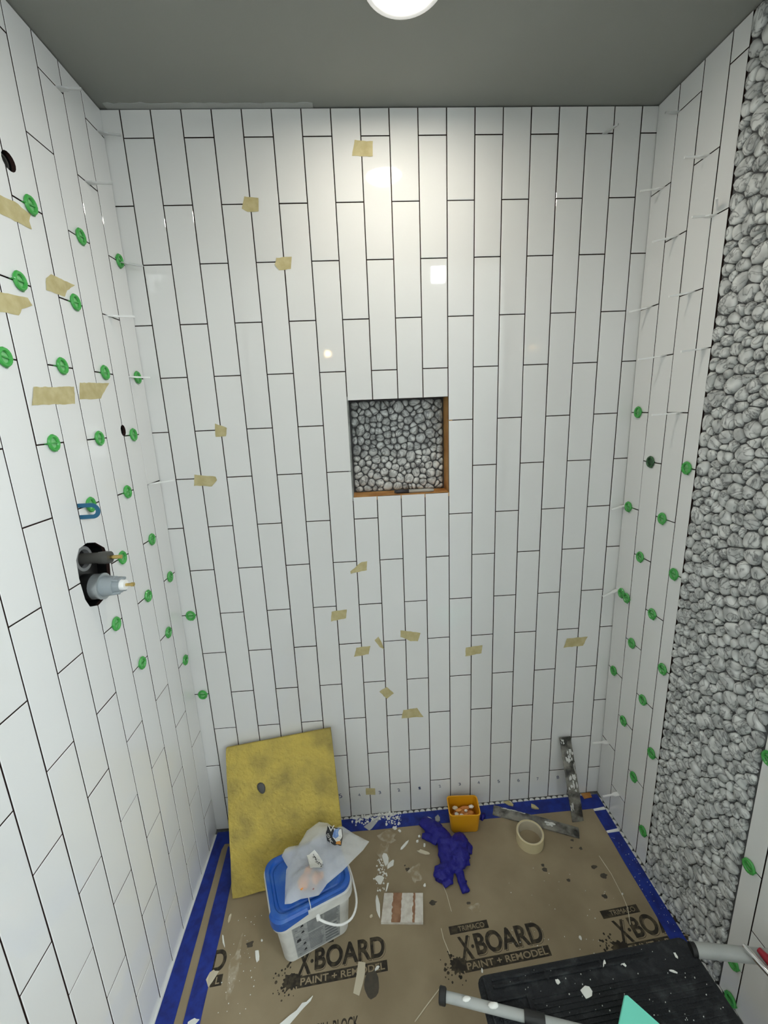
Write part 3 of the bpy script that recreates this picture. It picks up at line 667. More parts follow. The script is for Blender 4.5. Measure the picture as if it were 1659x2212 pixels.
# ------------------------------------------------------------------ masking tape pieces on the walls
def wall_tape(wall, poly, lab, seed, curl=0.004):
    rnd = random.Random(seed); pts = []
    for k in range(len(poly)):
        a, c = poly[k], poly[(k+1) % len(poly)]; L = math.dist(a, c); m_ = max(1, int(L/0.008))
        for i in range(m_):
            f = i/m_; j = 0.0010 if i else 0.0
            pts.append((a[0]+(c[0]-a[0])*f + rnd.uniform(-j, j), a[1]+(c[1]-a[1])*f + rnd.uniform(-j, j)))
    x0, x1 = min(p[0] for p in pts), max(p[0] for p in pts); z0, z1 = min(p[1] for p in pts), max(p[1] for p in pts)
    st = 0.006; x = x0 + st/2; inner = []
    while x < x1:
        z = z0 + st/2
        while z < z1:
            ins = False
            for k in range(len(pts)):
                (ax, az), (bx, b_z) = pts[k], pts[(k+1) % len(pts)]
                if (az > z) != (b_z > z) and x < (bx-ax)*(z-az)/(b_z-az)+ax: ins = not ins
            if ins and min(math.dist(p, (x, z)) for p in pts) > 0.0022: inner.append((x, z))
            z += st
        x += st
    allp = [Vector(p) for p in pts + inner]
    r = delaunay_2d_cdt(allp, [], [list(range(len(pts)))], 1, 1e-6)
    ph = rnd.uniform(0, 50); far = rnd.choice((0, 1))
    V = []
    for p in r[0]:
        t = (p.x-x0)/(x1-x0); t = t if far else 1-t
        h = 0.0006 + 0.0011*max(0, noise.noise(Vector((p.x*60+ph, p.y*110, ph)))) + curl*max(0, t-0.72)**1.5*3
        V.append((p, h))
    n_ = len(V); mb = MB()
    mb.add([wall.pt(p.x, p.y, h) for p, h in V] + [wall.pt(p.x, p.y, h-0.00035) for p, h in V],
           [tuple(f) for f in r[2]] + [tuple(i+n_ for i in f[::-1]) for f in r[2]])
    o = obj('masking_tape', mb, M['masktape'], None, True)
    return tag(o, lab, 'tape', 'masking tape pieces stuck on the tiles')
LT = [([(0.520,1.916),(0.421,1.928),(0.389,1.932),(0.357,1.926),(0.350,1.926),(0.359,1.911),(0.357,1.897),(0.431,1.894),(0.53,1.884)], 'masking tape piece highest on left wall, at the picture edge'),
      ([(0.56,1.749),(0.473,1.754),(0.441,1.757),(0.410,1.760),(0.402,1.748),(0.431,1.735),(0.441,1.722),(0.483,1.719),(0.57,1.714)], 'masking tape with folded tip on left wall, at the picture edge'),
      ([(0.343,1.813),(0.325,1.826),(0.253,1.824),(0.282,1.806),(0.294,1.790),(0.350,1.789)], 'ragged masking tape piece on left wall between green spacers'),
      ([(0.444,1.593),(0.323,1.600),(0.331,1.563),(0.460,1.558)], 'long rectangular creased masking tape piece on left wall'),
      ([(0.300,1.610),(0.187,1.616),(0.232,1.577),(0.312,1.573)], 'slant-ended masking tape piece beside the long one on left wall')]
for i, (p, l) in enumerate(LT): wall_tape(WL, p, l, 100+i)
BTP = [([(0.605,2.234),(0.654,2.230),(0.652,2.195),(0.596,2.197)], 'masking tape square high on back wall under the ceiling light'),
 ([(0.297,2.105),(0.335,2.100),(0.332,2.068),(0.301,2.068),(0.287,2.076)], 'small masking tape piece on back wall, upper left'),
 ([(0.369,1.952),(0.412,1.954),(0.407,1.923),(0.374,1.920),(0.363,1.935)], 'small masking tape piece on back wall, second down from upper left'),
 ([(0.141,1.503),(0.175,1.489),(0.169,1.464),(0.138,1.463)], 'small masking tape piece left of the niche, level with it'),
 ([(0.059,1.351),(0.122,1.341),(0.125,1.330),(0.107,1.311),(0.053,1.316)], 'wide masking tape piece on back wall near left corner'),
 ([(0.522,1.002),(0.561,1.032),(0.580,1.034),(0.577,1.002),(0.523,0.993)], 'angled masking tape piece just below the niche'),
 ([(0.450,0.860),(0.502,0.864),(0.497,0.832),(0.446,0.824)], 'creased masking tape piece on back wall, lower left of the niche'),
 ([(0.526,0.717),(0.576,0.721),(0.568,0.689),(0.516,0.682)], 'masking tape parallelogram left of a tiny curled scrap'),
 ([(0.683,0.773),(0.753,0.757),(0.743,0.726),(0.717,0.728),(0.682,0.748)], 'crumpled masking tape piece right of the tiny curled scrap'),
 ([(0.914,0.688),(0.973,0.694),(0.970,0.662),(0.912,0.653)], 'masking tape piece with a diagonal crease, right middle of back wall'),
 ([(1.281,0.697),(1.358,0.698),(1.342,0.663),(1.270,0.661)], 'smooth masking tape piece near the right end of the back wall'),
 ([(0.599,0.535),(0.626,0.552),(0.651,0.525),(0.625,0.503)], 'kite-shaped masking tape piece low on back wall'),
 ([(0.683,0.451),(0.734,0.456),(0.757,0.417),(0.676,0.416)], 'arched masking tape piece right of the sponge, low on back wall'),
 ([(0.530,0.121),(0.565,0.115),(0.564,0.085),(0.529,0.091)], 'lowest masking tape piece on the back wall near the floor')]
for i, (p, l) in enumerate(BTP): wall_tape(WB, p, l, 200+i)
wall_tape(WB, [(0.591,0.741),(0.605,0.754),(0.622,0.713),(0.608,0.713)], 'tiny curled masking tape scrap standing off the back wall', 230, 0.03)

# ------------------------------------------------------------------ yellow sponge board leaning on the back wall
BL, BR, TL, TR = Vector((0.083,-0.252,-0.010)), Vector((0.456,-0.212,0.020)), Vector((0.041,-0.030,0.372)), Vector((0.418,-0.030,0.422))
nu, nv, thk = 26, 32, 0.024
def sp(u, v_, d):
    p = BL*(1-u)*(1-v_) + BR*u*(1-v_) + TL*(1-u)*v_ + TR*u*v_
    nrm = (BR-BL).cross(TL-BL).normalized()      # towards the viewer
    return p + nrm*d
def edge_r(u, v_):
    W, H, rc = 0.38, 0.45, 0.016
    x, y = min(u, 1-u)*W, min(v_, 1-v_)*H
    return x, y
mb = MB(); front, back_ = {}, {}
for j in range(nv+1):
    for i in range(nu+1):
        u, v_ = i/nu, j/nv
        uu = 0.5 + (u-0.5)*(1 - 0.010*(abs(2*v_-1)**14)) ; vv = 0.5 + (v_-0.5)*(1 - 0.010*(abs(2*u-1)**14))
        rim = max(abs(2*u-1), abs(2*v_-1)); drop = 0.004*max(0, (rim-0.93)/0.07)**2
        nz = 0.0035*noise.noise(Vector((u*5, v_*5, 1))) + 0.0018*noise.noise(Vector((u*19, v_*19, 2)))
        wob = 0.004*noise.noise(Vector((u*7, v_*7, 9)))
        front[i,j] = len(mb.v); mb.v.append(tuple(sp(uu + (wob if rim > 0.99 and abs(2*u-1) > 0.99 else 0), vv + (wob if rim > 0.99 and abs(2*v_-1) > 0.99 else 0), nz - drop)))
for j in range(nv+1):
    for i in range(nu+1):
        back_[i,j] = len(mb.v); mb.v.append(tuple(sp(i/nu, j/nv, -thk)))
for j in range(nv):
    for i in range(nu):
        mb.f.append((front[i,j], front[i+1,j], front[i+1,j+1], front[i,j+1])); mb.f.append((back_[i,j], back_[i,j+1], back_[i+1,j+1], back_[i+1,j]))
for i in range(nu):
    mb.f += [(front[i,0], back_[i,0], back_[i+1,0], front[i+1,0]), (front[i,nv], front[i+1,nv], back_[i+1,nv], back_[i,nv])]
for j in range(nv):
    mb.f += [(front[0,j], front[0,j+1], back_[0,j+1], back_[0,j]), (front[nu,j], back_[nu,j], back_[nu,j+1], front[nu,j+1])]
tag(obj('sponge_board', sm(mb, 'sponge_board', 50), M['sponge']), 'large yellow sponge board leaning against the back wall behind the bucket', 'sponge')
pc = sp(0.315, 0.675, 0.001); e1, e2 = (BR-BL).normalized(), (TL-BL).normalized(); e3 = e1.cross(e2)
mb = MB().loft([[pc + e1*(a*math.cos(2*PI*k/12) * (1 + 0.18*math.sin(2*PI*k/12)) - 0.004*math.sin(2*PI*k/12)) + e2*(a*1.35*math.sin(2*PI*k/12)) + e3*h for k in range(12)] for a, h in ((0.0125,-0.002),(0.0135,0.003),(0.0105,0.006),(0.005,0.0075))])
tag(obj('pebble_chip', mb, M['greypebble'], None, True), 'dark grey pebble stuck on the yellow sponge board', 'pebble')

# ------------------------------------------------------------------ bucket with blue lid
bc = Vector((0.354, -0.3310, 0)); bc.z = Fz(bc.x, bc.y) + BT + 0.0005
bk = thing('bucket', 'white rectangular plastic bucket with a blue lid in front of the sponge', 'bucket', bc, math.radians(20.5))
bk.rotation_euler = (math.atan(FB)*1.0, -math.atan(FA), math.radians(20.5))
def ring(hx, hy, r, z, n=7): return [(x, y, z) for x, y in rrect(hx, hy, r, n)]
bd = MB().loft([ring(0.094,0.070,0.026,0.0), ring(0.098,0.074,0.028,0.004), ring(0.110,0.084,0.033,0.150), ring(0.111,0.085,0.033,0.160)])
obj('body', sm(bd, 'body'), M['bucket'], bk, local=True)
cl = MB().loft([ring(0.110,0.084,0.034,0.148), ring(0.118,0.091,0.036,0.150), ring(0.119,0.092,0.036,0.181), ring(0.113,0.086,0.035,0.184)])
obj('collar', sm(cl, 'collar'), M['bucket'], bk, local=True)
ld = MB().loft([ring(0.1135,0.0865,0.035,0.176), ring(0.1155,0.0885,0.035,0.190), ring(0.115,0.088,0.035,0.196), ring(0.1095,0.0825,0.034,0.199), ring(0.104,0.077,0.032,0.1975),
                ring(0.1005,0.0735,0.031,0.1905), ring(0.095,0.068,0.029,0.1895), ring(0.092,0.065,0.028,0.1930), ring(0.085,0.058,0.026,0.1935)])
lid = obj('lid', sm(ld, 'lid', 40), M['lid'], bk, local=True)
# deeper blue skirt hanging over the collar at the front left corner
outer, inner_ = rrect(0.1208,0.0938,0.037,12), rrect(0.1140,0.0870,0.036,12)
idx = [i for i, (x, y) in enumerate(outer) if x < -0.020 and y < 0.05]
pts_o = [outer[i] for i in idx]; pts_i = [inner_[i] for i in idx]
pts_o.sort(key=lambda p: math.atan2(p[1]+0.02, p[0]-0.1) % (2*PI)); pts_i.sort(key=lambda p: math.atan2(p[1]+0.02, p[0]-0.1) % (2*PI))
def zlow(p): return 0.163 if p[0] < -0.045 else 0.163 + (p[0]+0.045)/0.03*0.018
pts_o = [pts_o[0]] + pts_o[1:] + [(-0.020, -0.0938)]; pts_i = pts_i + [(-0.020, -0.0870)]
rings = [[(o_[0], o_[1], zlow(o_)), (o_[0], o_[1], 0.190), (i_[0], i_[1], 0.196), (i_[0], i_[1], zlow(o_))] for o_, i_ in zip(pts_o, pts_i)]
obj('lid_skirt', sm(MB().loft(rings), 'lid_skirt'), M['lid'], lid, local=True)
obj('tear_seam', MB().box(-0.0125,-0.0105,-0.0905,-0.040,0.186,0.1995), M['paper'], lid, local=True)
hk = [(.005,-.100,.152),(.028,-.114,.140),(.060,-.122,.123),(.095,-.116,.116),(.120,-.088,.118),(.129,-.040,.122),(.129,.020,.128),(.110,.080,.136),(.060,.108,.145),(.005,.100,.152)]
hd = []
for k in range(len(hk)-1):                                # smooth curve through the bail's points
    p0, p1, p2, p3 = [Vector(hk[max(0, min(len(hk)-1, k+d))]) for d in (-1,0,1,2)]
    for i in range(4):
        t = i/4; hd.append(0.5*((2*p1) + (p2-p0)*t + (2*p0-5*p1+4*p2-p3)*t*t + (3*p1-p0-3*p2+p3)*t**3))
hd.append(Vector(hk[-1]))
hb = MB().tube(hd, 0.0032, 8)
for sgn in (-1, 1): hb.tube([(0.005, sgn*0.088, 0.152), (0.005, sgn*0.101, 0.150)], 0.006, 10)
obj('handle', sm(hb, 'handle'), M['whiteplastic'], bk, local=True)
# front label: panel following the tapered front face
def front_pt(x, z, d=0.0):
    t = (z-0.004)/0.146; return Vector((x*(0.094+0.012*t)/0.106, -(0.074+0.010*t) - d, z))
def fpanel(name, x0, x1, z0, z1, d0, d1, m, par):
    return obj(name, MB().loft([[front_pt(a, c, d0) for a, c in ((x0,z0),(x1,z0),(x1,z1),(x0,z1))], [front_pt(a, c, d1) for a, c in ((x0,z0),(x1,z0),(x1,z1),(x0,z1))]]), m, par, local=True)
lb = fpanel('label', -0.070, 0.072, 0.010, 0.145, -0.0005, 0.0006, M['label'], bk)
pg = MB(); tx = MB(); rnd = random.Random(4)
for r_ in range(5):
    for c_ in range(2):
        x0 = -0.066 + c_*0.017; z1 = 0.142 - r_*0.0255
        if (r_, c_) in ((2,0),(0,1),(1,1),(3,1),(4,1)) :
            sz = 0.014 if (r_, c_) == (2,0) else 0.010
            q = [(x0+0.002, z1-0.004-sz*0.9), (x0+0.002+sz, z1-0.002-sz), (x0+sz+0.001, z1-0.004), (x0+0.005, z1-0.006)]
            pg.loft([[front_pt(a, c, 0.0006) for a, c in q], [front_pt(a, c, 0.0010) for a, c in q]])
        for (a0, c0, a1, c1) in ((x0, z1, x0+0.0165, z1-0.0006), (x0, z1-0.025, x0+0.0005, z1), (x0+0.002, z1-0.020, x0+0.013, z1-0.0192), (x0+0.003, z1-0.0175, x0+0.009, z1-0.0165)):
            q = [(a0, min(c0,c1)), (a1, min(c0,c1)), (a1, max(c0,c1)), (a0, max(c0,c1))]
            tx.loft([[front_pt(a, c, 0.0006) for a, c in q], [front_pt(a, c, 0.0009) for a, c in q]])
for blk in ((-0.027, 0.020, 0.094, 0.140, 0.0036), (-0.027, 0.020, 0.020, 0.086, 0.0062), (0.024, 0.070, 0.088, 0.142, 0.0036), (0.024, 0.070, 0.018, 0.080, 0.0120)):
    z = blk[3]
    while z > blk[2]:
        x1_ = blk[1] - rnd.uniform(0, 0.010); q = [(blk[0], z-blk[4]*0.42), (x1_, z-blk[4]*0.42), (x1_, z), (blk[0], z)]
        tx.loft([[front_pt(a, c, 0.0006) for a, c in q], [front_pt(a, c, 0.0008) for a, c in q]]); z -= blk[4]
obj('pictograms', pg, M['ink'], lb, local=True)
t_ = obj('text_lines', tx, M['inkgrey'], lb, local=True); t_['kind'] = 'stuff'

# ------------------------------------------------------------------ plastic bag lying on the lid
bag_o = [(0.268,-0.282),(0.274,-0.262),(0.286,-0.255),(0.315,-0.253),(0.327,-0.232),(0.337,-0.211),(0.375,-0.186),(0.403,-0.192),(0.428,-0.210),(0.440,-0.207),(0.454,-0.207),(0.487,-0.232),(0.515,-0.250),(0.540,-0.266),(0.520,-0.290),(0.488,-0.316),(0.459,-0.341),(0.415,-0.373),(0.404,-0.388),(0.393,-0.401),(0.368,-0.404),(0.343,-0.406),(0.318,-0.415),(0.300,-0.415),(0.297,-0.392),(0.294,-0.371),(0.289,-0.324),(0.292,-0.316),(0.280,-0.300)]
bagz = bc.z + 0.2005
bg = thing('plastic_bag', 'translucent plastic bag with tan lumps lying on the blue bucket lid', 'bag', (0.40, -0.30, bagz))
def inside(poly, x, y):
    ins = False
    for k in range(len(poly)):
        (ax, ay), (bx, by) = poly[k], poly[(k+1) % len(poly)]
        if (ay > y) != (by > y) and x < (bx-ax)*(y-ay)/(by-ay)+ax: ins = not ins
    return ins
def segd(p, a, c):
    ax, ay = c[0]-a[0], c[1]-a[1]; t = max(0, min(1, ((p[0]-a[0])*ax + (p[1]-a[1])*ay)/(ax*ax+ay*ay+1e-12)))
    return math.hypot(p[0]-a[0]-t*ax, p[1]-a[1]-t*ay)
def polyd(poly, p): return min(segd(p, poly[k], poly[(k+1) % len(poly)]) for k in range(len(poly)))
def bag_base(x, y): return bagz + 0.0005 + 0.20*max(0, x-0.46)*0.35 + 0.10*max(0, y+0.25)
def bag_top(x, y):
    d = polyd(bag_o, (x, y)); bump = 0.016*min(1, d/0.03)**0.6
    lump = 0.030*math.exp(-((x-0.362)**2 + (y+0.372)**2)/(2*0.026**2))*min(1, d/0.02)
    wr = 0.0060*noise.noise(Vector((x*38, y*38, 5))) + 0.003*abs(noise.noise(Vector((x*70+9, y*30, 1))))
    return bag_base(x, y) + bump + lump + wr*min(1, d/0.008)
ip = []
x = 0.262
while x < 0.545:
    y = -0.42
    while y < -0.18:
        xx, yy = x + random.uniform(-.0015,.0015), y + random.uniform(-.0015,.0015)
        if inside(bag_o, xx, yy) and polyd(bag_o, (xx, yy)) > 0.003: ip.append((xx, yy))
        y += 0.0055
    x += 0.0055
rr_ = delaunay_2d_cdt([Vector(p) for p in bag_o + ip], [], [list(range(len(bag_o)))], 1, 1e-6)
mb = MB(); n_ = len(rr_[0])
mb.add([(p.x, p.y, bag_top(p.x, p.y)) for p in rr_[0]] + [(p.x, p.y, bag_base(p.x, p.y)) for p in rr_[0]], [tuple(f) for f in rr_[2]] + [tuple(i+n_ for i in f[::-1]) for f in rr_[2]])
me = bpy.data.meshes.new('film'); me.from_pydata(mb.v, [], mb.f); me.update(); me.polygons.foreach_set('use_smooth', [True]*len(me.polygons))
obj('film', me, M['bag'], bg)
def lump(x, y, z, rx, ry, rz, seed, n=10):
    mb = MB(); rs = []
    for t in [PI*k/7 for k in range(8)]:
        t = min(max(t, 0.08), PI-0.08)
        rg = []
        for k in range(n):
            d = Vector((math.cos(2*PI*k/n)*math.sin(t), math.sin(2*PI*k/n)*math.sin(t), -math.cos(t))); q = 1 + 0.22*noise.noise(d*1.7 + Vector((seed*3.1, 0, 0)))
            rg.append((x + rx*q*d.x, y + ry*q*d.y, z + rz*q*d.z))
        rs.append(rg)
    return mb.loft(rs)
for i, (x, y, rx, ry, mm) in enumerate([(0.350,-0.374,0.018,0.022,'tan'),(0.382,-0.366,0.014,0.017,'tan'),(0.358,-0.343,0.013,0.013,'tan'),(0.376,-0.388,0.013,0.008,'maroon'),(0.396,-0.355,0.009,0.011,'tan')]):
    z = bag_base(x, y) + 0.38*(bag_top(x, y) - bag_base(x, y))
    obj('contents', lump(x, y, z, rx, ry, 0.30*(bag_top(x, y) - bag_base(x, y)), i), M[mm], bg, True)
def decal(name, poly, m, par, d0, d1, st=0.006):
    ins = []; xs = [p[0] for p in poly]; ys = [p[1] for p in poly]; x = min(xs)
    while x < max(xs):
        y = min(ys)
        while y < max(ys):
            if inside(poly, x, y) and polyd(poly, (x, y)) > 0.002: ins.append((x, y))
            y += st
        x += st
    r = delaunay_2d_cdt([Vector(p) for p in list(poly) + ins], [], [list(range(len(poly)))], 1, 1e-6); k = len(r[0]); mb = MB()
    mb.add([(p.x, p.y, bag_top(p.x, p.y)+d1) for p in r[0]] + [(p.x, p.y, bag_top(p.x, p.y)+d0) for p in r[0]], [tuple(f) for f in r[2]] + [tuple(i+k for i in f[::-1]) for f in r[2]])
    return obj(name, mb, m, par)
lbp = decal('paper_label', [(0.349,-0.301),(0.356,-0.300),(0.371,-0.287),(0.385,-0.302),(0.399,-0.323),(0.400,-0.345),(0.384,-0.352),(0.368,-0.359),(0.361,-0.335)], M['paper'], bg, 0.0012, 0.0020)
sm_ = MB(); rnd = random.Random(8)
for k in range(34):
    t = rnd.random(); x = 0.366 + 0.030*t + rnd.gauss(0, 0.0025); y = -0.302 - 0.040*t + rnd.gauss(0, 0.0025); z = bag_top(x, y) + 0.0024
    sm_.box(x, x + rnd.uniform(.001,.0035), y, y + rnd.uniform(.0008,.002), z-0.001, z+0.0004)
o = obj('smeared_print', sm_, M['ink'], lbp); o['kind'] = 'stuff'
lg = decal('logo', [(0.406,-0.212),(0.426,-0.214),(0.454,-0.226),(0.457,-0.250),(0.453,-0.281),(0.431,-0.278),(0.408,-0.261),(0.402,-0.236)], M['ink'], bg, 0.0012, 0.0019)
decal('logo_field', [(0.424,-0.221),(0.452,-0.228),(0.455,-0.250),(0.451,-0.272),(0.437,-0.270),(0.424,-0.252)], M['paper'], lg, 0.0019, 0.0024)
decal('logo_field', [(0.430,-0.228),(0.446,-0.226),(0.441,-0.240),(0.444,-0.248),(0.434,-0.259),(0.424,-0.252),(0.426,-0.240)], M['logoblue'], lg, 0.0024, 0.0029)
decal('logo_field', [(0.451,-0.268),(0.452,-0.279),(0.436,-0.277),(0.438,-0.270)], M['orange'], lg, 0.0024, 0.0029)
th2 = math.radians(-62)
fit_text('logo_text', 'V', Vector((0.4075,-0.234,bag_top(0.415,-0.225)+0.0032)), (1,0,0), (0,1,0), 0.021, 0.020, M['paper'], lg, False, 0.0006)
fit_text('logo_text', 'CO INC', Vector((0.4045,-0.244,bag_top(0.418,-0.255)+0.0045)), (math.cos(th2), math.sin(th2), 0), (-math.sin(th2), math.cos(th2), 0), 0.034, 0.0075, M['paper'], lg, False, 0.0006)

# ------------------------------------------------------------------ small yellow box with scraps
yz = Fz(0.888,-0.075) + BT + 0.0012
yb = thing('yellow_box', 'small open yellow plastic box standing at the back wall', 'box', (0.888,-0.0745, yz), math.radians(-3.5))
wl_ = [ring(0.047,0.034,0.010,0.0,4), ring(0.0495,0.0365,0.011,0.004,4), ring(0.0555,0.0395,0.012,0.078,4), ring(0.0575,0.0415,0.013,0.0785,4), ring(0.0575,0.0415,0.013,0.0815,4), ring(0.0535,0.0375,0.011,0.0815,4), ring(0.0475,0.0345,0.010,0.005,4)]
obj('shell', sm(MB().loft(wl_), 'shell'), M['yellow'], yb, local=True)
bits = [(-.028,-.012,'caulkwhite',.009,.012),(-.012,-.020,'caulkwhite',.009,.007),(.008,-.006,'caulkwhite',.006,.006),(.033,.014,'caulkwhite',.011,.010),(-.016,.006,'tan',.014,.011),(.006,-.018,'tan',.018,.010),(.022,-.008,'tan',.016,.012),(.010,.014,'tan',.020,.009),(-.028,.014,'beige',.011,.010)]
blabs = ['white chip at the left inside the yellow box','white chip at the front inside the yellow box','smallest white chip in the middle of the yellow box','round white chip in the back right of the yellow box','pinkish tan scrap in the left of the yellow box','tan scrap at the front of the yellow box','tan scrap at the right in the yellow box','long tan scrap at the back of the yellow box','beige scrap in the back left of the yellow box']
for i, ((dx, dy, mm, a, c), lab) in enumerate(zip(bits, blabs)):
    tag(obj('scrap', lump(0.888+dx, -0.0745+dy, yz + 0.051 + 0.003*(i % 3) + (0.006 if i < 4 else 0), a, c*0.8, 0.0055, 40+2.7*i, 5 + i % 3), M[mm]), lab, 'scrap', 'scraps inside the yellow box')
mb = lump(0.888, -0.0745, yz + 0.030, 0.043, 0.030, 0.020, 77, 14)
tag(obj('scrap_fill', mb, M['tan'], None, True), 'tan crumbs filling the yellow box under the larger scraps', 'scrap', None, 'stuff')
# blue strip end behind the yellow box
mb = MB().tube([(0.957,-0.073,Fz(.957,-.073)+0.007),(0.968,-0.060,Fz(.96,-.06)+0.014),(0.975,-0.050,Fz(.97,-.05)+0.008)], [0.005,0.0075,0.006], 8, True, 0.5)
tag(obj('glove_finger', mb, M['glove'], None, True), 'blue rubber scrap lying right of the yellow box', 'scrap')

# ------------------------------------------------------------------ crumpled blue glove
def gp(x, y, h): return (x, y, Fz(x, y) + BT + h)
gl = MB()
def limb(pts, rad, flat=0.55): 
    gl.tube([gp(*p) for p in pts], rad, 14, True, flat)
limb([(0.735,-0.062,.016),(0.757,-0.085,.018),(0.783,-0.110,.020),(0.805,-0.140,.018)], [0.021,0.026,0.029,0.028])
limb([(0.728,-0.112,.010),(0.752,-0.122,.013),(0.780,-0.135,.015)], [0.010,0.016,0.022])
limb([(0.795,-0.118,.018),(0.808,-0.150,.019),(0.798,-0.190,.015),(0.800,-0.222,.014)], [0.027,0.031,0.025,0.022])
limb([(0.818,-0.190,.016),(0.845,-0.168,.021),(0.860,-0.145,.019),(0.864,-0.128,.014)], [0.024,0.034,0.030,0.018])
limb([(0.820,-0.200,.017),(0.850,-0.196,.022),(0.874,-0.192,.018)], [0.024,0.034,0.024])
limb([(0.872,-0.214,.012),(0.835,-0.222,.016),(0.802,-0.230,.016),(0.771,-0.250,.015),(0.760,-0.264,.012)], [0.016,0.021,0.022,0.029,0.021])
limb([(0.800,-0.235,.012),(0.790,-0.265,.010),(0.772,-0.274,.008)], [0.020,0.018,0.012])
limb([(0.826,-0.228,.010),(0.834,-0.258,.009),(0.838,-0.283,.008),(0.841,-0.302,.006)], [0.015,0.014,0.0135,0.013], 0.45)
limb([(0.871,-0.150,.012),(0.884,-0.172,.010),(0.880,-0.190,.008)], [0.012,0.014,0.010], 0.5)
gme = gl.mesh('glove'); go = bpy.data.objects.new('glove', gme); COL.objects.link(go)
md = go.modifiers.new('r', 'REMESH'); md.mode = 'VOXEL'; md.voxel_size = 0.0022
md = go.modifiers.new('s', 'SMOOTH'); md.iterations = 4; md.factor = 0.5
dg = bpy.context.evaluated_depsgraph_get(); gme2 = bpy.data.meshes.new_from_object(go.evaluated_get(dg)); go.modifiers.clear(); go.data = gme2
for vtx in gme2.vertices:
    c = vtx.co; f = noise.noise(Vector((c.x*55, c.y*55, c.z*80)))*0.0035 - abs(noise.noise(Vector((c.x*46+4, c.y*30, c.z*50))))*0.006 + 0.002
    c += vtx.normal*f; c.z = max(c.z, Fz(c.x, c.y) + BT + 0.0004)
gme2.materials.clear(); gme2.materials.append(M['glove']); gme2.polygons.foreach_set('use_smooth', [True]*len(gme2.polygons))
tag(go, 'crumpled dark blue rubber glove lying on the board before the yellow box', 'glove')

# ------------------------------------------------------------------ tape roll, dirty sleeves, tile piece
rl = thing('tape_roll', 'roll of masking tape lying flat on the board', 'tape roll', (1.1065,-0.162, Fz(1.1065,-.162)+BT))
rl.rotation_euler = (FB, -FA, 0)
pr = [(0.0465,0.0),(0.0465,0.040),(0.0425,0.0405),(0.0425,0.0)]
obj('tape', sm(MB().loft([[(q*math.cos(2*PI*k/40), q*math.sin(2*PI*k/40), z) for k in range(40)] for q, z in pr + [pr[0]]], False, False), 'tape'), M['rolltape'], rl, local=True)
pr = [(0.0424,0.0005),(0.0424,0.0395),(0.0398,0.0395),(0.0398,0.0005)]
obj('cardboard_core', sm(MB().loft([[(q*math.cos(2*PI*k/40), q*math.sin(2*PI*k/40), z) for k in range(40)] for q, z in pr + [pr[0]]], False, False), 'cardboard_core'), M['beige'], rl, local=True)
def sleeve(name, lab, p0, p1, side, nrm, wd, bulge, seed, patches):
    p0, p1 = Vector(p0), Vector(p1); d = (p1-p0); L = d.length; d.normalize(); s = Vector(side); s = (s - d*s.dot(d)).normalized(); nn = d.cross(s).normalized()
    if nn.dot(Vector(nrm)) < 0: nn = -nn
    def P_(t, a, h): 
        tw = 1 - (0.10 if 0.45 < t < 0.5 and seed == 1 else 0)
        return p0 + d*(L*t) + s*(a*wd/2*tw) + nn*h
    mb = MB(); rings = []
    for k in range(41):
        t = k/40; hh = bulge*(0.55 + 0.45*math.sin(PI*t)) + 0.002*noise.noise(Vector((t*9, seed, 0))); rings.append([P_(t, -1, 0.0004), P_(t, 1, 0.0004), P_(t, 1, hh*0.5), P_(t, 0.5, hh + 0.0015*noise.noise(Vector((t*14, seed, 4)))), P_(t, -0.2, hh*0.9 + 0.002*noise.noise(Vector((t*17, seed, 7)))), P_(t, -1, hh*0.5)])
    mb.loft(rings)
    o = obj(name, sm(mb, name, 60), M['sleeve']); tag(o, lab, 'trim sleeve')
    for i, (t0, t1, a0, a1) in enumerate(patches):
        pm_ = MB(); rnd = random.Random(seed*10+i)
        def hgt(t, a): return bulge*(0.55+0.45*math.sin(PI*t))*(0.5 + 0.5*min(1, (1-abs(a))/0.5)) + 0.0022
        for q_ in range(11):                         # plastic's glints painted on as a handful of thin ragged white flecks
            tc, ac = rnd.uniform(t0, t1), rnd.uniform(a0, a1); lt_, la_ = (t1-t0)*rnd.uniform(.08,.30), (a1-a0)*rnd.uniform(.06,.20)
            c = [(tc + lt_*rnd.uniform(.5,1.2)*math.cos(2*PI*k/7), max(-0.95, min(0.95, ac + la_*rnd.uniform(.5,1.2)*math.sin(2*PI*k/7)))) for k in range(7)]
            pm_.loft([[P_(t, a, hgt(t, a)-0.003) for t, a in c], [P_(t, a, hgt(t, a)) for t, a in c]])
        obj('white_glint', pm_, M['sleevewhite'], o)
fz_ = lambda x, y: Fz(x, y) + TZ
sleeve('trim_sleeve', 'grey dirty trim sleeve lying on the board behind the tape roll', (1.0135,-0.037,fz_(1.01,-.037)), (1.290,-0.155,fz_(1.29,-.155)-0.0008), (0.4,0.9,0), (0,0,1), 0.041, 0.011, 1, [(0.60,0.72,-0.5,0.6),(0.10,0.25,0.55,0.85),(0.25,0.42,0.6,0.8)])
sleeve('trim_sleeve', 'grey dirty trim sleeve standing up against the back wall', (1.3085,-0.1105,fz_(1.31,-.11)-0.0008), (1.293,-0.0075,0.2865), (1,0,0), (0,-1,0), 0.043, 0.009, 2, [(0.36,0.54,-0.8,0.9),(0.72,0.84,-0.5,0.9),(0.57,0.68,0.6,0.9),(0.12,0.22,-0.9,-0.5),(0.93,0.98,-0.9,-0.4)])
tp = thing('tile_offcut', 'small white tile offcut upside down with two brown bands', 'tile', (0.635,-0.325, Fz(0.635,-.325)+BT))
q4 = [(0.579,-0.281),(0.703,-0.293),(0.692,-0.372),(0.564,-0.359)]
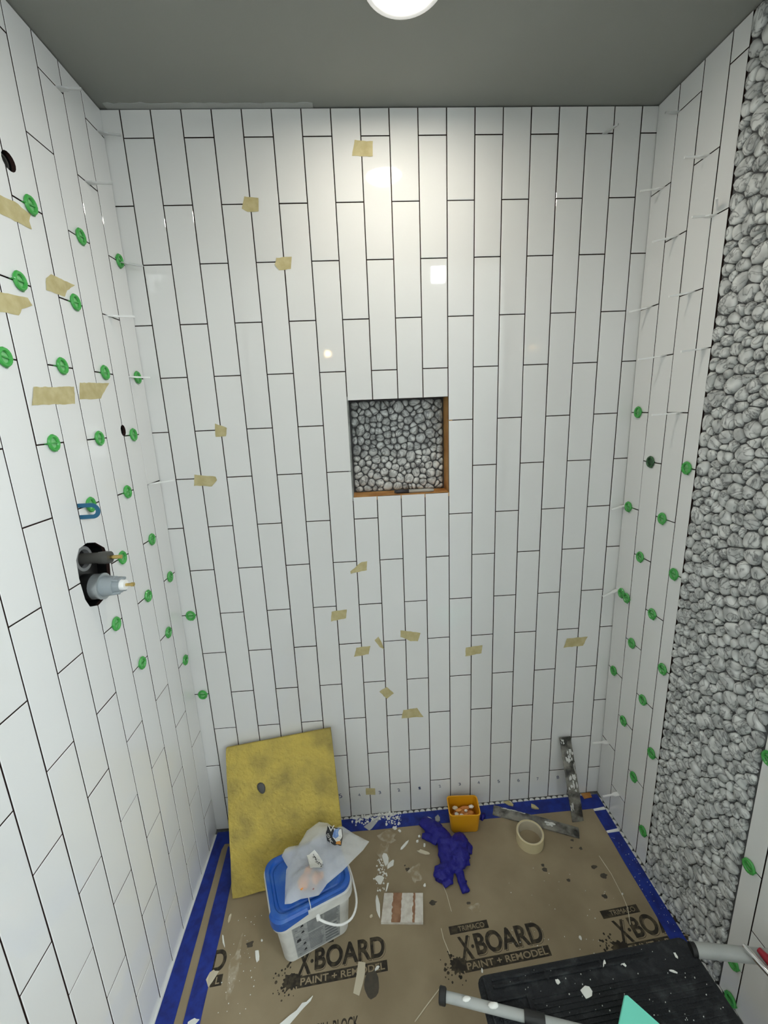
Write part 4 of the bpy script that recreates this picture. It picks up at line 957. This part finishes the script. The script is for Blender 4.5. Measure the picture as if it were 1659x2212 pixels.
def q_at(u, v_): return (q4[0][0]*(1-u)*(1-v_)+q4[1][0]*u*(1-v_)+q4[2][0]*u*v_+q4[3][0]*(1-u)*v_, q4[0][1]*(1-u)*(1-v_)+q4[1][1]*u*(1-v_)+q4[2][1]*u*v_+q4[3][1]*(1-u)*v_)
obj('tile_body', on_floor(MB(), 't', q4, BT, BT+0.008), M['meshtile'], tp)
rnd = random.Random(3)
for u0, u1 in ((0.24,0.46),(0.745,0.80)):
    e0 = [q_at(u0 + rnd.uniform(-.018,.018), k/14) for k in range(15)]; e1_ = [q_at(u1 + rnd.uniform(-.01,.01), 1-k/14) for k in range(15)]
    obj('brown_band', on_floor(MB(), 't', e0+e1_, BT+0.0078, BT+0.0086), M['meshband'], tp)

# ------------------------------------------------------------------ scraps and threads on the floor
def chip(lab, cx, cy, L, W, ang, m, seed, base=None, name='scrap', cat='scrap', h=0.0025, group='white scraps on the floor board'):
    rnd = random.Random(seed); n = 9; pts = []
    for k in range(n):
        a = 2*PI*k/n; q = rnd.uniform(0.6, 1.15); x, y = L/2*q*math.cos(a), W/2*q*math.sin(a)
        pts.append((cx + x*math.cos(ang) - y*math.sin(ang), cy + x*math.sin(ang) + y*math.cos(ang)))
    zf = (lambda x, y: Fz(x, y) + BT) if base is None else (lambda x, y: base)
    hs = [h*rnd.uniform(0.5, 1.5) for _ in pts]
    mb = MB().loft([[(x, y, zf(x, y)+0.0002) for x, y in pts], [(x, y, zf(x, y)+0.0006+q) for (x, y), q in zip(pts, hs)]])
    return tag(obj(name, mb, M[m]), lab, cat, group)
CH = [('large white caulk scrap between the bag and the glove',.590,-.172,.022,.060,.1,'caulkwhite'),('forked white caulk scrap beside the largest caulk scrap',.606,-.192,.040,.016,.7,'caulkwhite'),
 ('long white caulk sliver right of the caulk pile',.657,-.136,.050,.010,.75,'caulkwhite'),('white caulk lump on the board near the blue back tape',.632,-.067,.018,.016,.2,'caulkwhite'),('smaller white caulk lump near the blue back tape',.648,-.080,.016,.009,-.8,'caulkwhite'),
 ('white caulk scrap touching the upper end of the glove',.767,-.047,.026,.012,-1.0,'caulkwhite'),('white scrap left of the glove cuff',.717,-.107,.010,.008,.5,'caulkwhite'),('lower white scrap left of the glove cuff',.708,-.124,.014,.009,.9,'caulkwhite'),
 ('thin white scrap under the glove cuff',.731,-.140,.016,.007,1.4,'caulkwhite'),('beige torn strip left of the glove',.728,-.165,.060,.014,-.35,'beige'),
 ('upright white strip beside the tile offcut',.557,-.308,.014,.075,.10,'caulkwhite'),('white crumbled caulk scrap above the tile offcut',.566,-.235,.030,.034,.2,'caulkwhite'),('white stick above the tile offcut',.590,-.259,.006,.036,-.35,'caulkwhite'),
 ('white star-shaped scrap left of the bucket',.200,-.405,.014,.036,.35,'caulkwhite'),('small white scrap left of the bucket nearest it',.205,-.366,.008,.007,0,'caulkwhite'),('white curled thread scrap on the left blue tape',.088,-.356,.050,.006,-1.1,'caulkwhite'),
 ('cream torn scrap on the left blue tape edge',.082,-.440,.026,.046,-.3,'beige'),('beige scrap at the edge of the second blue tape',.090,-.300,.008,.030,0,'beige'),('white torn scrap at the bottom edge on blue tape',.063,-.526,.030,.016,.2,'caulkwhite'),
 ('small cream chip left of the tile offcut',.535,-.337,.011,.007,.3,'beige'),('white chip on the board in front of the black tread',1.141,-.447,.009,.011,.2,'caulkwhite'),('small white chip beside the long thread on the right',1.327,-.352,.007,.005,.5,'caulkwhite'),
 ('white crumb below the lettering at centre',.838,-.493,.005,.014,0,'caulkwhite'),('white flake below the glove',.712,-.267,.010,.009,.7,'caulkwhite'),('white flake on the dark stain beside the beige strip',.548,-.462,.016,.008,.5,'caulkwhite')]
for i, (lab, x, y, L, W_, a, m_) in enumerate(CH): chip(lab, x, y, L, W_, a, m_, 300+i)
tag(flat('tape_scrap', [(0.495,-0.442),(0.515,-0.446),(0.513,-0.470),(0.507,-0.490),(0.497,-0.514),(0.481,-0.507),(0.490,-0.470)], BT+0.0003, BT+0.0016, M['beige']), 'beige tape strip lying across the board lettering', 'tape')
tag(flat('caulk_strip', [(0.372,-0.503),(0.367,-0.512),(0.350,-0.524),(0.330,-0.541),(0.312,-0.556),(0.290,-0.566),(0.280,-0.556),(0.300,-0.545),(0.315,-0.536),(0.332,-0.528),(0.345,-0.515),(0.356,-0.514)], BT+0.0003, BT+0.003, M['caulkwhite']), 'long ragged white caulk strip at the bottom of the board', 'scrap')
tag(flat('leaf_scrap', [(0.800,-0.033),(0.805,-0.045),(0.803,-0.058),(0.794,-0.061),(0.786,-0.055),(0.787,-0.042)], TZ+0.0002, TZ+0.003, M['label']), 'grey scrap on the back blue tape left of the yellow box', 'scrap')
tag(flat('tape_scrap', [(1.062,-0.008),(1.085,-0.006),(1.098,-0.022),(1.094,-0.030),(1.078,-0.024)], TZ+0.0002, TZ+0.003, M['masktape']), 'crumpled masking tape bit at the back edge behind the dirty sleeve', 'tape')
tag(flat('tape_scrap', [(1.165,-0.030),(1.176,-0.036),(1.186,-0.052),(1.172,-0.050),(1.160,-0.044)], TZ+0.0002, TZ+0.006, M['masktape']), 'folded yellowish tape bit lying on the back blue tape', 'tape')
tag(flat('cardboard_scrap', [(1.375,-0.006),(1.411,-0.006),(1.409,-0.026),(1.377,-0.029)], TZ+0.0002, TZ+0.003, M['wood']), 'orange-brown cardboard bit in the back right floor corner', 'scrap')
def strip_bag():
    return flat('clear_strip', [(0.515,-0.050),(0.575,-0.012),(0.590,-0.010),(0.545,-0.060),(0.535,-0.066)], TZ+0.0002, TZ+0.002, M['clearplastic'])
tag(strip_bag(), 'clear plastic strip on the back blue tape behind the bag', 'scrap')
TH = [([(1.318,-.236),(1.326,-.293),(1.3245,-.360),(1.320,-.390),(1.302,-.430)],'long white thread curving on the right of the board'),([(.771,-.264),(.779,-.301),(.784,-.348)],'thin white stick below the glove'),
      ([(.714,-.519),(.680,-.544),(.640,-.575)],'white thread left of the grey ladder tube'),([(.744,-.387),(.746,-.412),(.757,-.449)],'short white thread left of the middle lettering')]
for pts, lab in TH: tag(obj('thread', MB().tube([(x, y, Fz(x,y)+BT+0.0012) for x, y in pts], 0.0012, 6), M['beige']), lab, 'thread')
cm_ = MB(); rnd = random.Random(12)
def crumb(x, y, s, z):
    n = 5; a0 = rnd.uniform(0, 6); pts = [(x + s*rnd.uniform(.5,1.2)*math.cos(a0+2*PI*k/n), y + s*rnd.uniform(.5,1.2)*math.sin(a0+2*PI*k/n)) for k in range(n)]
    cm_.loft([[(px, py, Fz(px,py)+z) for px, py in pts], [(px*0.8+x*0.2, py*0.8+y*0.2, Fz(px,py)+z+s*0.7) for px, py in pts]])
def crumbs_done(lab):
    global cm_
    tag(obj('crumbs', cm_, M['caulkwhite']), lab, 'crumbs', None, 'stuff'); cm_ = MB()
for k in range(150): crumb(rnd.uniform(.47,.64), -0.004 - abs(rnd.gauss(0,.016)), rnd.uniform(.0015,.006), TZ)
for k in range(50): crumb(rnd.uniform(.60,.66), rnd.uniform(-.055,-.01), rnd.uniform(.001,.0045), TZ)
crumbs_done('white caulk crumbs heaped on the back blue tape right of the sponge')
for k in range(55): crumb(rnd.gauss(.572,.010), rnd.uniform(-.27,-.17), rnd.uniform(.001,.004), BT)
crumbs_done('white crumbs around the caulk scraps above the tile offcut')
for k in range(40): crumb(rnd.uniform(1.395,1.43), rnd.uniform(-.5,-.18), rnd.uniform(.0006,.0014), TZ+.0008)
crumbs_done('fine white crumbs on the right blue tape')
for k in range(40): crumb(rnd.uniform(.93,1.30), rnd.uniform(-.50,-.25), rnd.uniform(.0006,.0018), BT)
crumbs_done('fine white crumbs on the board around the middle lettering')
for k in range(40): crumb(rnd.uniform(.11,.21), rnd.uniform(-.52,-.30), rnd.uniform(.0006,.0018), BT)
crumbs_done('fine white crumbs on the board left of the bucket')

# ------------------------------------------------------------------ step ladder in the lower right corner
PZ = 0.300
ta = math.radians(3.6); E1, E2 = Vector((math.cos(ta), math.sin(ta), 0)), Vector((math.sin(ta), -math.cos(ta), 0)); LA = Vector((0.771, -0.6645, 0))
def LD(u, v_, z): return LA + E1*u + E2*v_ + Vector((0,0,z))
LW, LDp = 0.503, 0.34
ldr = thing('step_ladder', 'grey tubular step stool with a dirty black ribbed tread', 'step stool', (1.02, -0.80, 0.0))
def rr_ld(in_, r_, z, n=4): return [LD(LW/2 + x, LDp/2 + y, z) for x, y in rrect(LW/2-in_, LDp/2-in_, r_, n)]
tread = obj('tread', sm(MB().loft([rr_ld(0.006,0.014,PZ-0.038), rr_ld(0.0,0.018,PZ-0.004), rr_ld(0.004,0.016,PZ)]), 'tread'), M['tread'], ldr)
rb = MB()
def rib(u0, u1, v0, v1, h): rb.loft([[LD(u, v_, PZ-0.001) for u, v_ in ((u0,v0),(u1,v0),(u1,v1),(u0,v1))], [LD(u, v_, PZ+h) for u, v_ in ((u0+.0004,v0+.0004),(u1-.0004,v0+.0004),(u1-.0004,v1-.0004),(u0+.0004,v1-.0004))]])
for u0, u1 in ((0.030,0.150),(0.155,0.280),(0.285,0.390)):
    for v0 in (0.012, 0.024): rib(u0, u1, v0, v0+0.0045, 0.004)
rib(0.012, 0.0165, 0.008, 0.20, 0.005); rib(0.093, 0.098, 0.046, 0.20, 0.005); rib(0.030, 0.093, 0.046, 0.050, 0.004)
v_ = 0.052
while v_ < 0.34: rib(0.104, LW-0.012, v_, v_+0.0028, 0.0018); v_ += 0.0085
obj('ribs', rb, M['tread'], tread)['kind'] = 'stuff'
def up(n): return [LD(0.056 + x, 0.100 + y, 0) for x, y in n]
pn = MB().loft([[p + Vector((0,0,PZ-0.001)) for p in up(rrect(0.026,0.040,0.008,4))], [p + Vector((0,0,PZ+0.005)) for p in up(rrect(0.024,0.038,0.008,4))], [p + Vector((0,0,PZ+0.005)) for p in up(rrect(0.019,0.033,0.006,4))], [p + Vector((0,0,PZ+0.0015)) for p in up(rrect(0.018,0.032,0.006,4))]])
obj('tread_panel', sm(pn, 'tread_panel'), M['tread'], tread)
LT0, LT1 = Vector((0.690,-0.698,0.313)), Vector((0.868,-0.747,0.314)); dl = (LT1-LT0).normalized(); rt_ = 0.0092
obj('side_tube', sm(MB().tube([LT0, LT1], rt_, 20), 'side_tube'), M['tubepaint'], ldr)
obj('tube_collar', sm(MB().tube([LT0 - dl*0.007, LT0 - dl*0.005, LT0 + dl*0.006, LT0 + dl*0.008], [0.012,0.0145,0.0145,0.012], 24), 'tube_collar'), M['blackplastic'], ldr)
obj('tube_joint', sm(MB().tube([LT1 - dl*0.020, LT1 + dl*0.020], 0.0118, 16), 'tube_joint'), M['blackplastic'], ldr)
obj('side_tube', sm(MB().tube([LT1 + dl*0.018, LT1 + dl*0.12, LT1 + dl*0.24 + Vector((0,-0.03,-0.004))], rt_, 16), 'side_tube'), M['tubepaint'], ldr)
RT0, RT1 = Vector((1.274,-0.664,0.306)), Vector((1.424,-0.692,0.310)); dr = (RT1-RT0).normalized()
obj('side_tube', sm(MB().tube([RT0, RT1], 0.0140, 24), 'side_tube'), M['tubepaint'], ldr)
obj('tube_collar', sm(MB().tube([RT0 - dr*0.010, RT0 + dr*0.002], 0.0130, 20), 'tube_collar'), M['blackplastic'], ldr)
for (u, v_, du) in ((0.05,0.05,0.0),(LW-0.05,0.05,0.0),(0.05,0.31,0.0),(LW-0.05,0.31,0.0)):
    a_, c_ = LD(u, v_, PZ-0.03), LD(u, v_+0.02, 0); zf = Fz(c_.x, c_.y) + BT
    lg_ = obj('leg', sm(MB().tube([a_, Vector((c_.x, c_.y, zf+0.028))], 0.0100, 14), 'leg'), M['tubepaint'], ldr)
    obj('rubber_foot', sm(MB().tube([(c_.x, c_.y, zf+0.045), (c_.x, c_.y, zf)], 0.014, 14), 'rubber_foot'), M['blackplastic'], lg_)
for i, (x, y, L, W_, lab) in enumerate([(.996,-.711,.024,.022,'largest white chip on the black tread'),(.943,-.690,.010,.010,'white chip left of the largest on the black tread'),(1.101,-.672,.009,.012,'rounded white chip at the right of the black tread'),(1.060,-.668,.018,.006,'flat white chip along the back ridge of the tread'),(1.200,-.694,.005,.016,'narrow white chip far right on the black tread'),(1.225,-.668,.012,.006,'white chip near the back right corner of the tread')]):
    chip(lab, x, y, L, W_, 0.3*i, 'caulkwhite', 500+i, PZ+0.0016, h=0.0012, group='white chips on the black tread')
for i, (p, lab) in enumerate([((0.738,-0.7115,0.3225),'white plaster blob on the grey tube near its black collar'), ((0.790,-0.726,0.3235),'larger white plaster blob on the grey tube')]):
    tag(obj('plaster_blob', lump(*p, 0.009+0.002*i, 0.0045+0.001*i, 0.0035, 600+i), M['caulkwhite'], None, True), lab, 'scrap')
cr2 = MB(); rnd = random.Random(21)
for k in range(80):
    p = LD(rnd.uniform(.02, LW-.02), rnd.uniform(.01,.16), PZ); s = rnd.uniform(.0004,.0015)
    cr2.loft([[(p.x + s*math.cos(2*PI*i/5), p.y + s*math.sin(2*PI*i/5), PZ+0.0006) for i in range(5)], [(p.x + .6*s*math.cos(2*PI*i/5), p.y + .6*s*math.sin(2*PI*i/5), PZ+0.0026) for i in range(5)]])
o = obj('crumbs', cr2, M['caulkwhite'], tread); o['kind'] = 'stuff'; o['label'] = 'fine white crumbs'
# mint block on the tread
tb = [(1.055,-0.749),(1.049,-0.749),(1.012,-0.788),(0.96,-0.97),(1.20,-0.94),(1.092,-0.794)]
def shr(p, f): cx_, cy_ = 1.06, -0.87; return (cx_+(p[0]-cx_)*f, cy_+(p[1]-cy_)*f)
mz = PZ + 0.0022
tag(obj('foam_block', sm(MB().loft([[(*shr(p,0.985), mz) for p in tb], [(*p, mz+0.003) for p in tb], [(*p, mz+0.055) for p in tb], [(*shr(p,0.98), mz+0.058) for p in tb]]), 'foam_block', 40), M['teal']), 'mint green block with a pointed corner lying on the black tread', 'block')
# chrome tool with red grip over the right tube
tl = thing('hand_tool', 'chrome bar tool with a red grip resting on the grey tube', 'tool', (1.385,-0.70,0.33))
c0, c1 = Vector((1.369,-0.679,0.333)), Vector((1.378,-0.722,0.333))
obj('chrome_bar', sm(MB().tube([c0, c0 + (c1-c0)*0.10, c1, c1 + (c1-c0)*1.2], [0.0045,0.0062,0.0066,0.0066], 14), 'chrome_bar'), M['chrome'], tl)
obj('red_grip', sm(MB().tube([Vector((1.394,-0.690,0.334)), Vector((1.398,-0.715,0.335)), Vector((1.403,-0.78,0.336))], [0.006,0.010,0.011], 14), 'red_grip'), M['red'], tl)
print('pebbles', npb, npn, 'tiles', len(all_tiles))
